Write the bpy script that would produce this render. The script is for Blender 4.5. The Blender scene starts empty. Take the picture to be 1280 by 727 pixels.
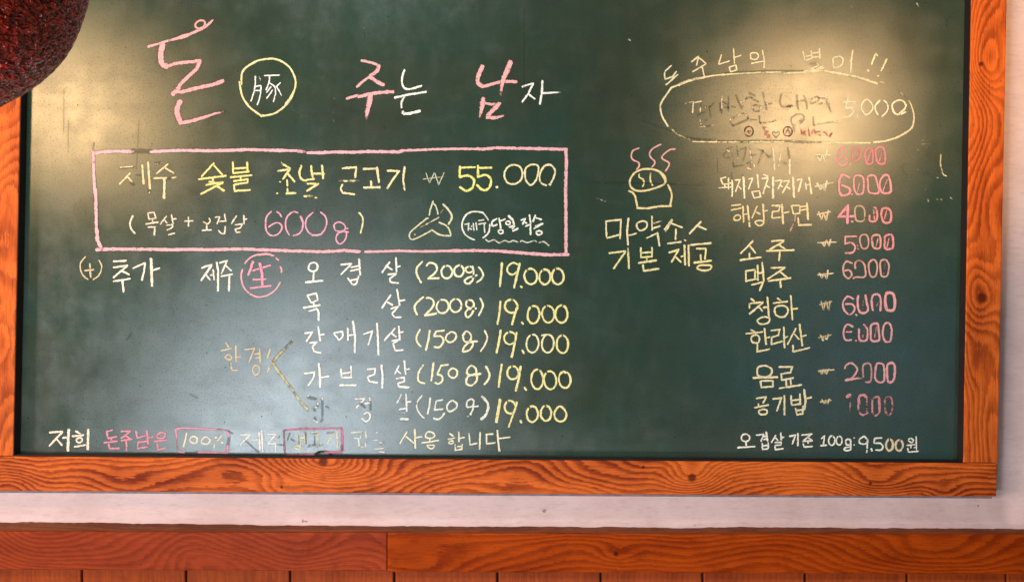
import bpy, math, random
from mathutils import Vector, Matrix, noise as mnoise

random.seed(7)
SC = bpy.context.scene
COL = SC.collection

# ------------------------------------------------------------------ camera
D = 2.16                      # camera to chalkboard surface, metres
S = 2.6 / 1280.0              # metres per photograph pixel on the board surface
CZ = 1.55                     # camera height
TH = math.radians(0.65)       # the phone was held slightly rolled
RGT = Vector((math.cos(TH), 0, math.sin(TH)))
UPV = Vector((-math.sin(TH), 0, math.cos(TH)))
cam_d = bpy.data.cameras.new('camera')
cam = bpy.data.objects.new('camera', cam_d)
COL.objects.link(cam)
cam_d.sensor_width = 36.0
cam_d.lens = 36.0 * D / 2.6
cam_d.clip_start = 0.02
cam_d.clip_end = 100
M = Matrix.Identity(4)
for r in range(3):
    M[r][0] = RGT[r]
    M[r][1] = UPV[r]
M[0][2], M[1][2], M[2][2] = 0, -1, 0
M[0][3], M[1][3], M[2][3] = 0, -D, CZ
cam.matrix_world = M
SC.camera = cam


def P(px, py, d=0.0):
    """Point of the wall layout measured on the photograph, d metres in front of the board surface."""
    k = (D - d) / D
    p = RGT * ((px - 640.0) * S * k) + UPV * ((363.5 - py) * S * k)
    return Vector((p.x, -d, p.z + CZ))


# ------------------------------------------------------------------ world, exposure, lamps
world = bpy.data.worlds.new('World')
SC.world = world
world.use_nodes = True
bg = world.node_tree.nodes['Background']
bg.inputs[0].default_value = (0.9, 0.8, 0.72, 1)
bg.inputs[1].default_value = 0.06
SC.view_settings.view_transform = 'Standard'
SC.view_settings.look = 'None'
SC.view_settings.exposure = 0
SC.view_settings.gamma = 1
SC.render.engine = 'CYCLES'
SC.cycles.max_bounces = 6
SC.cycles.transparent_max_bounces = 24
SC.cycles.use_denoising = True
SC.cycles.sample_clamp_indirect = 4


def lamp(name, kind, loc, target, energy, color, **kw):
    l = bpy.data.lights.new(name, kind)
    l.energy = energy
    l.color = color
    for k, v in kw.items():
        setattr(l, k, v)
    o = bpy.data.objects.new(name, l)
    COL.objects.link(o)
    o.location = loc
    d = Vector(target) - Vector(loc)
    o.rotation_euler = d.to_track_quat('-Z', 'Y').to_euler()
    return o


def mirror_spot(px, py, L):
    """Where a lamp L metres off the wall must hang so that its reflection shows at this spot of the board."""
    b = P(px, py, 0)
    k = (D + L) / D
    return Vector((b.x * k, -L, CZ + (b.z - CZ) * k))


WARM = (1.0, 0.62, 0.29)
NEUT = (1.0, 0.96, 0.91)
COOL = (0.80, 0.90, 1.0)
# two warm ceiling spots close to the wall
lamp('ceiling_spot_light', 'SPOT', mirror_spot(90, 140, 1.15), P(70, 140), 47, WARM,
     spot_size=math.radians(100), spot_blend=0.9, shadow_soft_size=0.11)
lamp('ceiling_spot_light', 'SPOT', mirror_spot(1003, 148, 1.15), P(1090, 90), 51, WARM,
     spot_size=math.radians(62), spot_blend=0.7, shadow_soft_size=0.11)
# added neutral fill from overhead, its reflection kept off the board
lamp('overhead_fill_light', 'AREA', (-1.2, -2.1, CZ + 3.0), P(760, 420), 150, NEUT,
     shape='RECTANGLE', size=1.0, size_y=0.35)
# added low fill that brightens the wall strip, under the field of view
lamp('low_fill_light', 'AREA', (0.25, -1.7, CZ - 1.42), P(640, 363), 10, NEUT,
     shape='RECTANGLE', size=1.5, size_y=0.35)
# broad daylight from the far left of the room: it throws the frame's shadow to the right
lamp('shop_front_daylight', 'AREA', (-7.9, -4.6, CZ - 0.05), P(700, 363), 600, (1.0, 0.80, 0.72),
     shape='RECTANGLE', size=1.4, size_y=1.6)


# daylight from the shop front behind the camera, on the left
def window(px0, py0, px1, py1, L, energy, color):
    a, b = mirror_spot(px0, py0, L), mirror_spot(px1, py1, L)
    c = (a + b) / 2
    lamp('window_daylight', 'AREA', c, (c.x, 0, c.z), energy, color,
         shape='RECTANGLE', size=abs(b.x - a.x), size_y=abs(a.z - b.z))


window(310, 495, 415, 585, 3.0, 50, COOL)
window(350, 345, 505, 560, 3.0, 9.5, COOL)
window(995, 370, 1100, 500, 3.0, 3.4, (0.36, 0.70, 1.0))


# ------------------------------------------------------------------ node helpers
def lin(r, g, b):
    f = lambda c: (c / 255 / 12.92) if c / 255 <= 0.04045 else ((c / 255 + 0.055) / 1.055) ** 2.4
    return (f(r), f(g), f(b), 1.0)


class NT:
    def __init__(self, name):
        self.m = bpy.data.materials.new(name)
        self.m.use_nodes = True
        self.t = self.m.node_tree
        self.t.nodes.clear()
        self.out = self.t.nodes.new('ShaderNodeOutputMaterial')

    def n(self, kind, **props):
        nd = self.t.nodes.new('ShaderNode' + kind)
        for k, v in props.items():
            setattr(nd, k, v)
        return nd

    def set(self, sock, v):
        if isinstance(v, bpy.types.NodeSocket):
            self.t.links.new(v, sock)
        elif v is not None:
            if hasattr(sock.default_value, '__len__') and not hasattr(v, '__len__'):
                v = [v] * len(sock.default_value)
            if hasattr(sock.default_value, '__len__') and len(sock.default_value) == 3 and len(v) == 4:
                v = v[:3]
            sock.default_value = v

    def math(self, op, a, b=None, c=None, clamp=False):
        nd = self.n('Math', operation=op, use_clamp=clamp)
        self.set(nd.inputs[0], a)
        if b is not None:
            self.set(nd.inputs[1], b)
        if c is not None:
            self.set(nd.inputs[2], c)
        return nd.outputs[0]

    def mix(self, fac, a, b, blend='MIX'):
        nd = self.n('Mix', data_type='RGBA', blend_type=blend)
        self.set(nd.inputs[0], fac)
        self.set(nd.inputs[6], a)
        self.set(nd.inputs[7], b)
        return nd.outputs[2]

    def smooth(self, x, lo, hi):
        nd = self.n('MapRange', interpolation_type='SMOOTHSTEP')
        self.set(nd.inputs[0], x)
        self.set(nd.inputs[1], lo)
        self.set(nd.inputs[2], hi)
        return nd.outputs[0]

    def rng(self, x, lo, hi, a, b):
        nd = self.n('MapRange')
        self.set(nd.inputs[0], x)
        for i, v in enumerate((lo, hi, a, b)):
            self.set(nd.inputs[1 + i], v)
        return nd.outputs[0]

    def coord(self):
        tc = self.n('TexCoord')
        return tc.outputs['Object']

    def sep(self, v):
        s = self.n('SeparateXYZ')
        self.set(s.inputs[0], v)
        return s.outputs

    def comb(self, x, y, z):
        c = self.n('CombineXYZ')
        for i, v in enumerate((x, y, z)):
            self.set(c.inputs[i], v)
        return c.outputs[0]

    def mapv(self, v, scale=(1, 1, 1), loc=(0, 0, 0), rot=(0, 0, 0)):
        m = self.n('Mapping')
        self.set(m.inputs[0], v)
        m.inputs['Location'].default_value = loc
        m.inputs['Rotation'].default_value = rot
        m.inputs['Scale'].default_value = scale
        return m.outputs[0]

    def noise(self, v, scale=1.0, detail=2.0, rough=0.5, dist=0.0):
        nd = self.n('TexNoise')
        self.set(nd.inputs['Vector'], v)
        nd.inputs['Scale'].default_value = scale
        nd.inputs['Detail'].default_value = detail
        nd.inputs['Roughness'].default_value = rough
        nd.inputs['Distortion'].default_value = dist
        return nd.outputs['Fac']

    def bump(self, h, strength, dist, normal=None):
        nd = self.n('Bump')
        nd.inputs['Strength'].default_value = strength
        nd.inputs['Distance'].default_value = dist
        self.set(nd.inputs['Height'], h)
        if normal is not None:
            self.set(nd.inputs['Normal'], normal)
        return nd.outputs[0]

    def bsdf(self, color, rough, spec=0.5, normal=None, **kw):
        nd = self.n('BsdfPrincipled')
        self.set(nd.inputs['Base Color'], color)
        self.set(nd.inputs['Roughness'], rough)
        self.set(nd.inputs['Specular IOR Level'], spec)
        if normal is not None:
            self.set(nd.inputs['Normal'], normal)
        for k, v in kw.items():
            self.set(nd.inputs[k.replace('_', ' ')], v)
        return nd.outputs[0]

    def done(self, shader):
        self.t.links.new(shader, self.out.inputs[0])
        return self.m


BOARD_DIFF = (0.024, 0.036, 0.025, 1)


def board_material():
    t = NT('green_chalkboard_enamel')
    co = t.coord()
    big = t.noise(co, 2.2, 3, 0.55)
    big2 = t.noise(t.mapv(co, loc=(7, 3, 1)), 3.1, 4, 0.6)
    mid = t.noise(t.mapv(co, (1, 1, 0.8), (2, 0, 5)), 14, 5, 0.62)
    wipe = t.noise(t.mapv(co, (10, 1, 26), (1, 0, 2), (0, 0.15, 0)), 1.0, 4, 0.6)
    wipe2 = t.noise(t.mapv(co, (30, 1, 9), (4, 0, 2), (0, 0.25, 0)), 1.0, 4, 0.6)
    smear = t.noise(t.mapv(co, (5, 1, 7), (3, 0, 9), (0, 0.6, 0)), 1.0, 6, 0.68, 0.8)
    fine = t.noise(co, 420, 2, 0.6)
    speck = t.noise(co, 230, 3, 0.7)
    c = t.mix(t.smooth(big, 0.35, 0.68), (0.015, 0.036, 0.022, 1), (0.024, 0.036, 0.021, 1))
    c = t.mix(t.math('MULTIPLY', t.smooth(big2, 0.45, 0.72), 0.5), c, (0.012, 0.046, 0.034, 1))
    dust = t.math('MULTIPLY', t.smooth(wipe, 0.42, 0.8), t.smooth(mid, 0.35, 0.75))
    dust = t.math('ADD', dust, t.math('MULTIPLY', t.smooth(wipe2, 0.45, 0.8), 0.5))
    c = t.mix(t.math('MULTIPLY', dust, 0.13), c, (0.16, 0.165, 0.14, 1))
    c = t.mix(t.math('MULTIPLY', t.smooth(fine, 0.45, 0.8), 0.2), c, (0.05, 0.062, 0.05, 1))
    c = t.mix(t.math('MULTIPLY', t.smooth(smear, 0.45, 0.75), 0.5), c, (0.018, 0.026, 0.019, 1))
    # pits and crumbs left in the enamel
    vor = t.n('TexVoronoi')
    t.set(vor.inputs['Vector'], co)
    vor.inputs['Scale'].default_value = 42
    rad = t.rng(t.sep(vor.outputs['Color'])[0], 0.62, 1.0, 0.0, 0.085)
    pit = t.math('LESS_THAN', vor.outputs['Distance'], rad)
    c = t.mix(t.math('MULTIPLY', pit, 0.6), c, (0.008, 0.012, 0.009, 1))
    # two gloss lobes: a smooth lacquer and a duller worn one
    matte = t.math('MAXIMUM', t.math('MULTIPLY', pit, 0.9),
                   t.math('MULTIPLY', t.smooth(speck, 0.50, 0.70), 0.5))
    matte = t.math('ADD', matte, t.math('MULTIPLY', t.smooth(wipe, 0.42, 0.75), 0.16), None, True)
    matte = t.math('ADD', matte, t.math('MULTIPLY', t.smooth(smear, 0.48, 0.75), 0.14), None, True)
    rough = t.math('ADD', t.rng(mid, 0.3, 0.7, 0.305, 0.365), t.math('MULTIPLY', wipe, 0.03))
    nrm = t.bump(t.math('ADD', t.math('MULTIPLY', fine, 0.5), speck), 0.12, 0.00006)
    nrm = t.bump(mid, 0.10, 0.0008, nrm)
    spec = t.math('SUBTRACT', 1.0, matte)
    fr = t.n('Fresnel')
    fr.inputs['IOR'].default_value = 1.85
    k = t.math('MULTIPLY', fr.outputs[0], spec)
    dif = t.n('BsdfDiffuse')
    t.set(dif.inputs['Color'], c)
    t.set(dif.inputs['Normal'], nrm)
    g1 = t.n('BsdfAnisotropic', distribution='BECKMANN')
    g2 = t.n('BsdfAnisotropic', distribution='GGX')
    for g, r in ((g1, rough), (g2, t.math('ADD', rough, 0.06))):
        t.set(g.inputs['Color'], (1, 1, 1, 1))
        t.set(g.inputs['Roughness'], r)
        t.set(g.inputs['Normal'], nrm)
    gm = t.n('MixShader')
    gm.inputs[0].default_value = 0.08
    t.t.links.new(g1.outputs[0], gm.inputs[1])
    t.t.links.new(g2.outputs[0], gm.inputs[2])
    mx = t.n('MixShader')
    t.set(mx.inputs[0], k)
    t.t.links.new(dif.outputs[0], mx.inputs[1])
    t.t.links.new(gm.outputs[0], mx.inputs[2])
    return t.done(mx.outputs[0])


def chalk_material():
    t = NT('dry_chalk')
    co = t.coord()
    at = t.n('Attribute', attribute_name='tint')
    ac = t.n('Attribute', attribute_name='across')
    press = at.outputs['Alpha']
    v = t.math('ABSOLUTE', ac.outputs['Fac'])
    n1 = t.noise(co, 330, 2, 0.6)
    n2 = t.noise(co, 330, 4, 0.72)
    n3 = t.noise(t.mapv(co, loc=(3, 1, 2)), 90, 2, 0.5)
    n = t.math('ADD', t.math('MULTIPLY', n2, 0.6), t.math('MULTIPLY', n3, 0.4))
    ve = t.math('ADD', v, t.math('MULTIPLY', t.math('SUBTRACT', n1, 0.5), 0.85))
    edge = t.math('SUBTRACT', 1.0, t.smooth(ve, 0.52, 0.74))
    th = t.math('SUBTRACT', 0.82, t.math('MULTIPLY', press, 0.52))
    cover = t.smooth(n, t.math('SUBTRACT', th, 0.10), t.math('ADD', th, 0.10))
    mask = t.math('MULTIPLY', edge, cover)
    col = t.mix(t.math('MULTIPLY', t.smooth(n2, 0.40, 0.66), 0.42), at.outputs['Color'], (0.20, 0.20, 0.165, 1))
    h = t.bump(n2, 0.5, 0.0006)
    chalk = t.bsdf(col, 1.0, 0.0, h)
    film = t.bsdf(BOARD_DIFF, 1.0, 0.0)
    clear = t.n('BsdfTransparent').outputs[0]
    m1 = t.n('MixShader')
    t.set(m1.inputs[0], mask)
    t.t.links.new(film, m1.inputs[1])
    t.t.links.new(chalk, m1.inputs[2])
    # the dull film of chalk binder round each stroke, ragged at its rim
    keep = t.math('SUBTRACT', 1.0, t.smooth(t.math('ADD', v, t.math('MULTIPLY', t.math('SUBTRACT', n, 0.5), 1.1)), 0.62, 0.98))
    keep = t.math('MULTIPLY', keep, t.n('Attribute', attribute_name='film').outputs['Fac'])
    keep = t.math('MAXIMUM', keep, mask)
    m2 = t.n('MixShader')
    t.set(m2.inputs[0], keep)
    t.t.links.new(clear, m2.inputs[1])
    t.t.links.new(m1.outputs[0], m2.inputs[2])
    return t.done(m2.outputs[0])


def wood_material(name, along, light, dark, seed, knots=(), N=13, sa=1.7, sb=10.0, rough=0.45, spec=0.10, contrast=1.0, lin_rings=60):
    """Flat-sawn softwood: growth rings are the level lines of a stretched noise, knots push them round."""
    t = NT(name)
    co = t.coord()
    s = t.sep(co)
    a, b = (s[0], s[2]) if along == 'x' else (s[2], s[0])
    warp = t.math('MULTIPLY', t.math('SUBTRACT', t.noise(co, 9, 3, 0.6), 0.5), 0.010)
    b2 = t.math('ADD', b, warp)
    vec = t.comb(t.math('MULTIPLY', a, sa), t.math('MULTIPLY', b2, sb), t.math('ADD', t.math('MULTIPLY', s[1], 4.0), seed))
    ph = t.math('ADD', t.math('MULTIPLY', b2, float(lin_rings)), t.math('MULTIPLY', t.noise(vec, 1.0, 1.4, 0.4), float(N)))
    core = None
    for (ka, kb, wa, wb, amp, r) in knots:
        da = t.math('SUBTRACT', a, ka)
        db = t.math('SUBTRACT', b2, kb)
        qa = t.math('POWER', t.math('ABSOLUTE', t.math('DIVIDE', da, wa)), 2.0)
        qb = t.math('POWER', t.math('ABSOLUTE', t.math('DIVIDE', db, wb)), 2.0)
        g = t.math('EXPONENT', t.math('MULTIPLY', t.math('ADD', qa, qb), -1.0))
        ph = t.math('ADD', ph, t.math('MULTIPLY', g, amp))
        q = t.math('ADD', t.math('POWER', t.math('ABSOLUTE', da), 2.0), t.math('POWER', t.math('ABSOLUTE', db), 2.0))
        k = t.math('SUBTRACT', 1.0, t.smooth(t.math('SQRT', q), r * 0.55, r * 1.35))
        core = k if core is None else t.math('MAXIMUM', core, k)
    ph = t.math('ADD', ph, t.math('MULTIPLY', t.math('SUBTRACT', t.noise(t.comb(t.math('MULTIPLY', a, 45.0), t.math('MULTIPLY', b, 260.0), seed), 1.0, 3, 0.6), 0.5), 0.75))
    f = t.math('FRACT', ph)
    up = t.smooth(f, 0.22, 0.76)
    dn = t.math('SUBTRACT', 1.0, t.smooth(f, 0.90, 1.0))
    ring = t.math('MULTIPLY', up, dn)
    f2 = t.math('FRACT', t.math('ADD', t.math('MULTIPLY', ph, 0.5), 0.3))
    fib_v = t.comb(t.math('MULTIPLY', a, 14.0), t.math('MULTIPLY', b, 420.0), 0.0)
    fib = t.noise(fib_v, 1.0, 3, 0.6)
    patch = t.noise(t.comb(t.math('MULTIPLY', a, 3.5), t.math('MULTIPLY', b, 16.0), seed + 3.0), 1.0, 3, 0.55)
    fade = t.math('MULTIPLY', ring, t.rng(patch, 0.3, 0.7, 0.35 * contrast, 1.05 * contrast))
    mid = tuple((light[i] * 0.62 + dark[i] * 0.38) for i in range(3)) + (1,)
    c = t.mix(t.smooth(patch, 0.38, 0.70), light, mid)
    c = t.mix(fade, c, dark)
    c = t.mix(t.math('MULTIPLY', t.smooth(fib, 0.46, 0.72), 0.5), c, dark)
    dots = t.noise(co, 95, 2, 0.6)
    c = t.mix(t.math('MULTIPLY', t.smooth(dots, 0.67, 0.75), 0.5), c, tuple(x * 0.4 for x in dark[:3]) + (1,))
    if core is not None:
        c = t.mix(t.math('MULTIPLY', core, 0.85), c, tuple(x * 0.35 for x in dark[:3]) + (1,))
    h = t.math('ADD', t.math('MULTIPLY', ring, -0.6), t.math('MULTIPLY', fib, 0.6))
    scuff = t.noise(t.mapv(co, loc=(9, 2, 4)), 22, 6, 0.7)
    c = t.mix(t.math('MULTIPLY', t.smooth(scuff, 0.52, 0.72), 0.45), c, tuple(x * 0.45 for x in mid[:3]) + (1,))
    nrm = t.bump(h, 0.35, 0.0010)
    return t.done(t.bsdf(c, t.math('ADD', t.rng(fib, 0.3, 0.7, rough - 0.06, rough + 0.1), t.math('MULTIPLY', scuff, 0.15)), spec, nrm))


def plaster_material():
    t = NT('painted_plaster')
    co = t.coord()
    a = t.noise(co, 4, 6, 0.68)
    b = t.noise(t.mapv(co, (1, 1, 4)), 30, 6, 0.7)
    chip = t.noise(t.mapv(co, loc=(4, 4, 4)), 26, 3, 0.7)
    c = t.mix(t.smooth(a, 0.35, 0.7), lin(219, 192, 188), lin(206, 176, 170))
    c = t.mix(t.math('MULTIPLY', t.smooth(b, 0.45, 0.75), 0.5), c, lin(184, 158, 152))
    c = t.mix(t.math('MULTIPLY', t.smooth(chip, 0.705, 0.74), 0.6), c, lin(92, 72, 66))
    nrm = t.bump(t.math('ADD', b, t.math('MULTIPLY', t.noise(co, 160, 3, 0.6), 0.35)), 0.35, 0.002)
    return t.done(t.bsdf(c, 0.75, 0.25, nrm))


def plain_material(name, col, rough, spec=0.4, var=0.3, scale=60):
    t = NT(name)
    co = t.coord()
    n = t.noise(co, scale, 4, 0.6)
    d = tuple(x * (1 - var) for x in col[:3]) + (1,)
    return t.done(t.bsdf(t.mix(t.smooth(n, 0.35, 0.7), col, d), rough, spec, t.bump(n, 0.2, 0.001)))


def red_shade_material():
    t = NT('red_lacquered_crumpled_shade')
    co = t.coord()
    v = t.mapv(co, (50, 80, 150), (0, 0, 0), (0.2, 0.55, 0.3))
    n = t.noise(v, 1.0, 1.3, 0.5, 0.7)
    n2 = t.noise(co, 30, 3, 0.6)
    c = t.mix(t.smooth(n, 0.35, 0.65), (0.09, 0.007, 0.004, 1), (0.46, 0.024, 0.012, 1))
    c = t.mix(t.math('MULTIPLY', t.smooth(n2, 0.5, 0.75), 0.6), c, (0.03, 0.004, 0.003, 1))
    nrm = t.bump(n, 1.0, 0.045)
    return t.done(t.bsdf(c, 0.11, 0.9, nrm, Specular_Tint=(1.0, 0.42, 0.30, 1)))


# ------------------------------------------------------------------ object helpers
def link(o, parent=None):
    COL.objects.link(o)
    if parent is not None:
        o.parent = parent
    return o


def tag(o, label=None, cat=None, group=None, kind=None):
    for k, v in (('label', label), ('category', cat), ('group', group), ('kind', kind)):
        if v:
            o[k] = v
    return o


def thing(name, label, cat, loc, group=None):
    o = bpy.data.objects.new(name, None)
    o.empty_display_size = 0.1
    o.location = loc
    link(o)
    return tag(o, label, cat, group)


def mesh_obj(name, verts, faces, mat, parent=None, origin=None, smooth=False):
    org = Vector(origin) if origin is not None else (parent.location.copy() if parent is not None else Vector((0, 0, 0)))
    me = bpy.data.meshes.new(name)
    me.from_pydata([tuple(Vector(v) - org) for v in verts], [], faces)
    me.materials.append(mat)
    me.update()
    if smooth:
        for p in me.polygons:
            p.use_smooth = True
    o = bpy.data.objects.new(name, me)
    if parent is None:
        o.location = org
    else:
        o.location = org - parent.location
    return link(o, parent)


def bevel(o, w, seg=2):
    m = o.modifiers.new('bevel', 'BEVEL')
    m.width = w
    m.segments = seg
    m.limit_method = 'ANGLE'
    return o


def slab(name, quad, d_front, d_back, mat, parent=None, rag=None):
    """A board whose front outline is four photograph points (tl, tr, br, bl); straight back to d_back."""
    f = [P(x, y, d_front) for x, y in quad]
    b = [Vector((v.x, -d_back, v.z)) for v in f]
    faces = [(3, 2, 1, 0), (4, 5, 6, 7), (0, 1, 5, 4), (1, 2, 6, 5), (2, 3, 7, 6), (3, 0, 4, 7)]
    return mesh_obj(name, f + b, faces, mat, parent)


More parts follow.
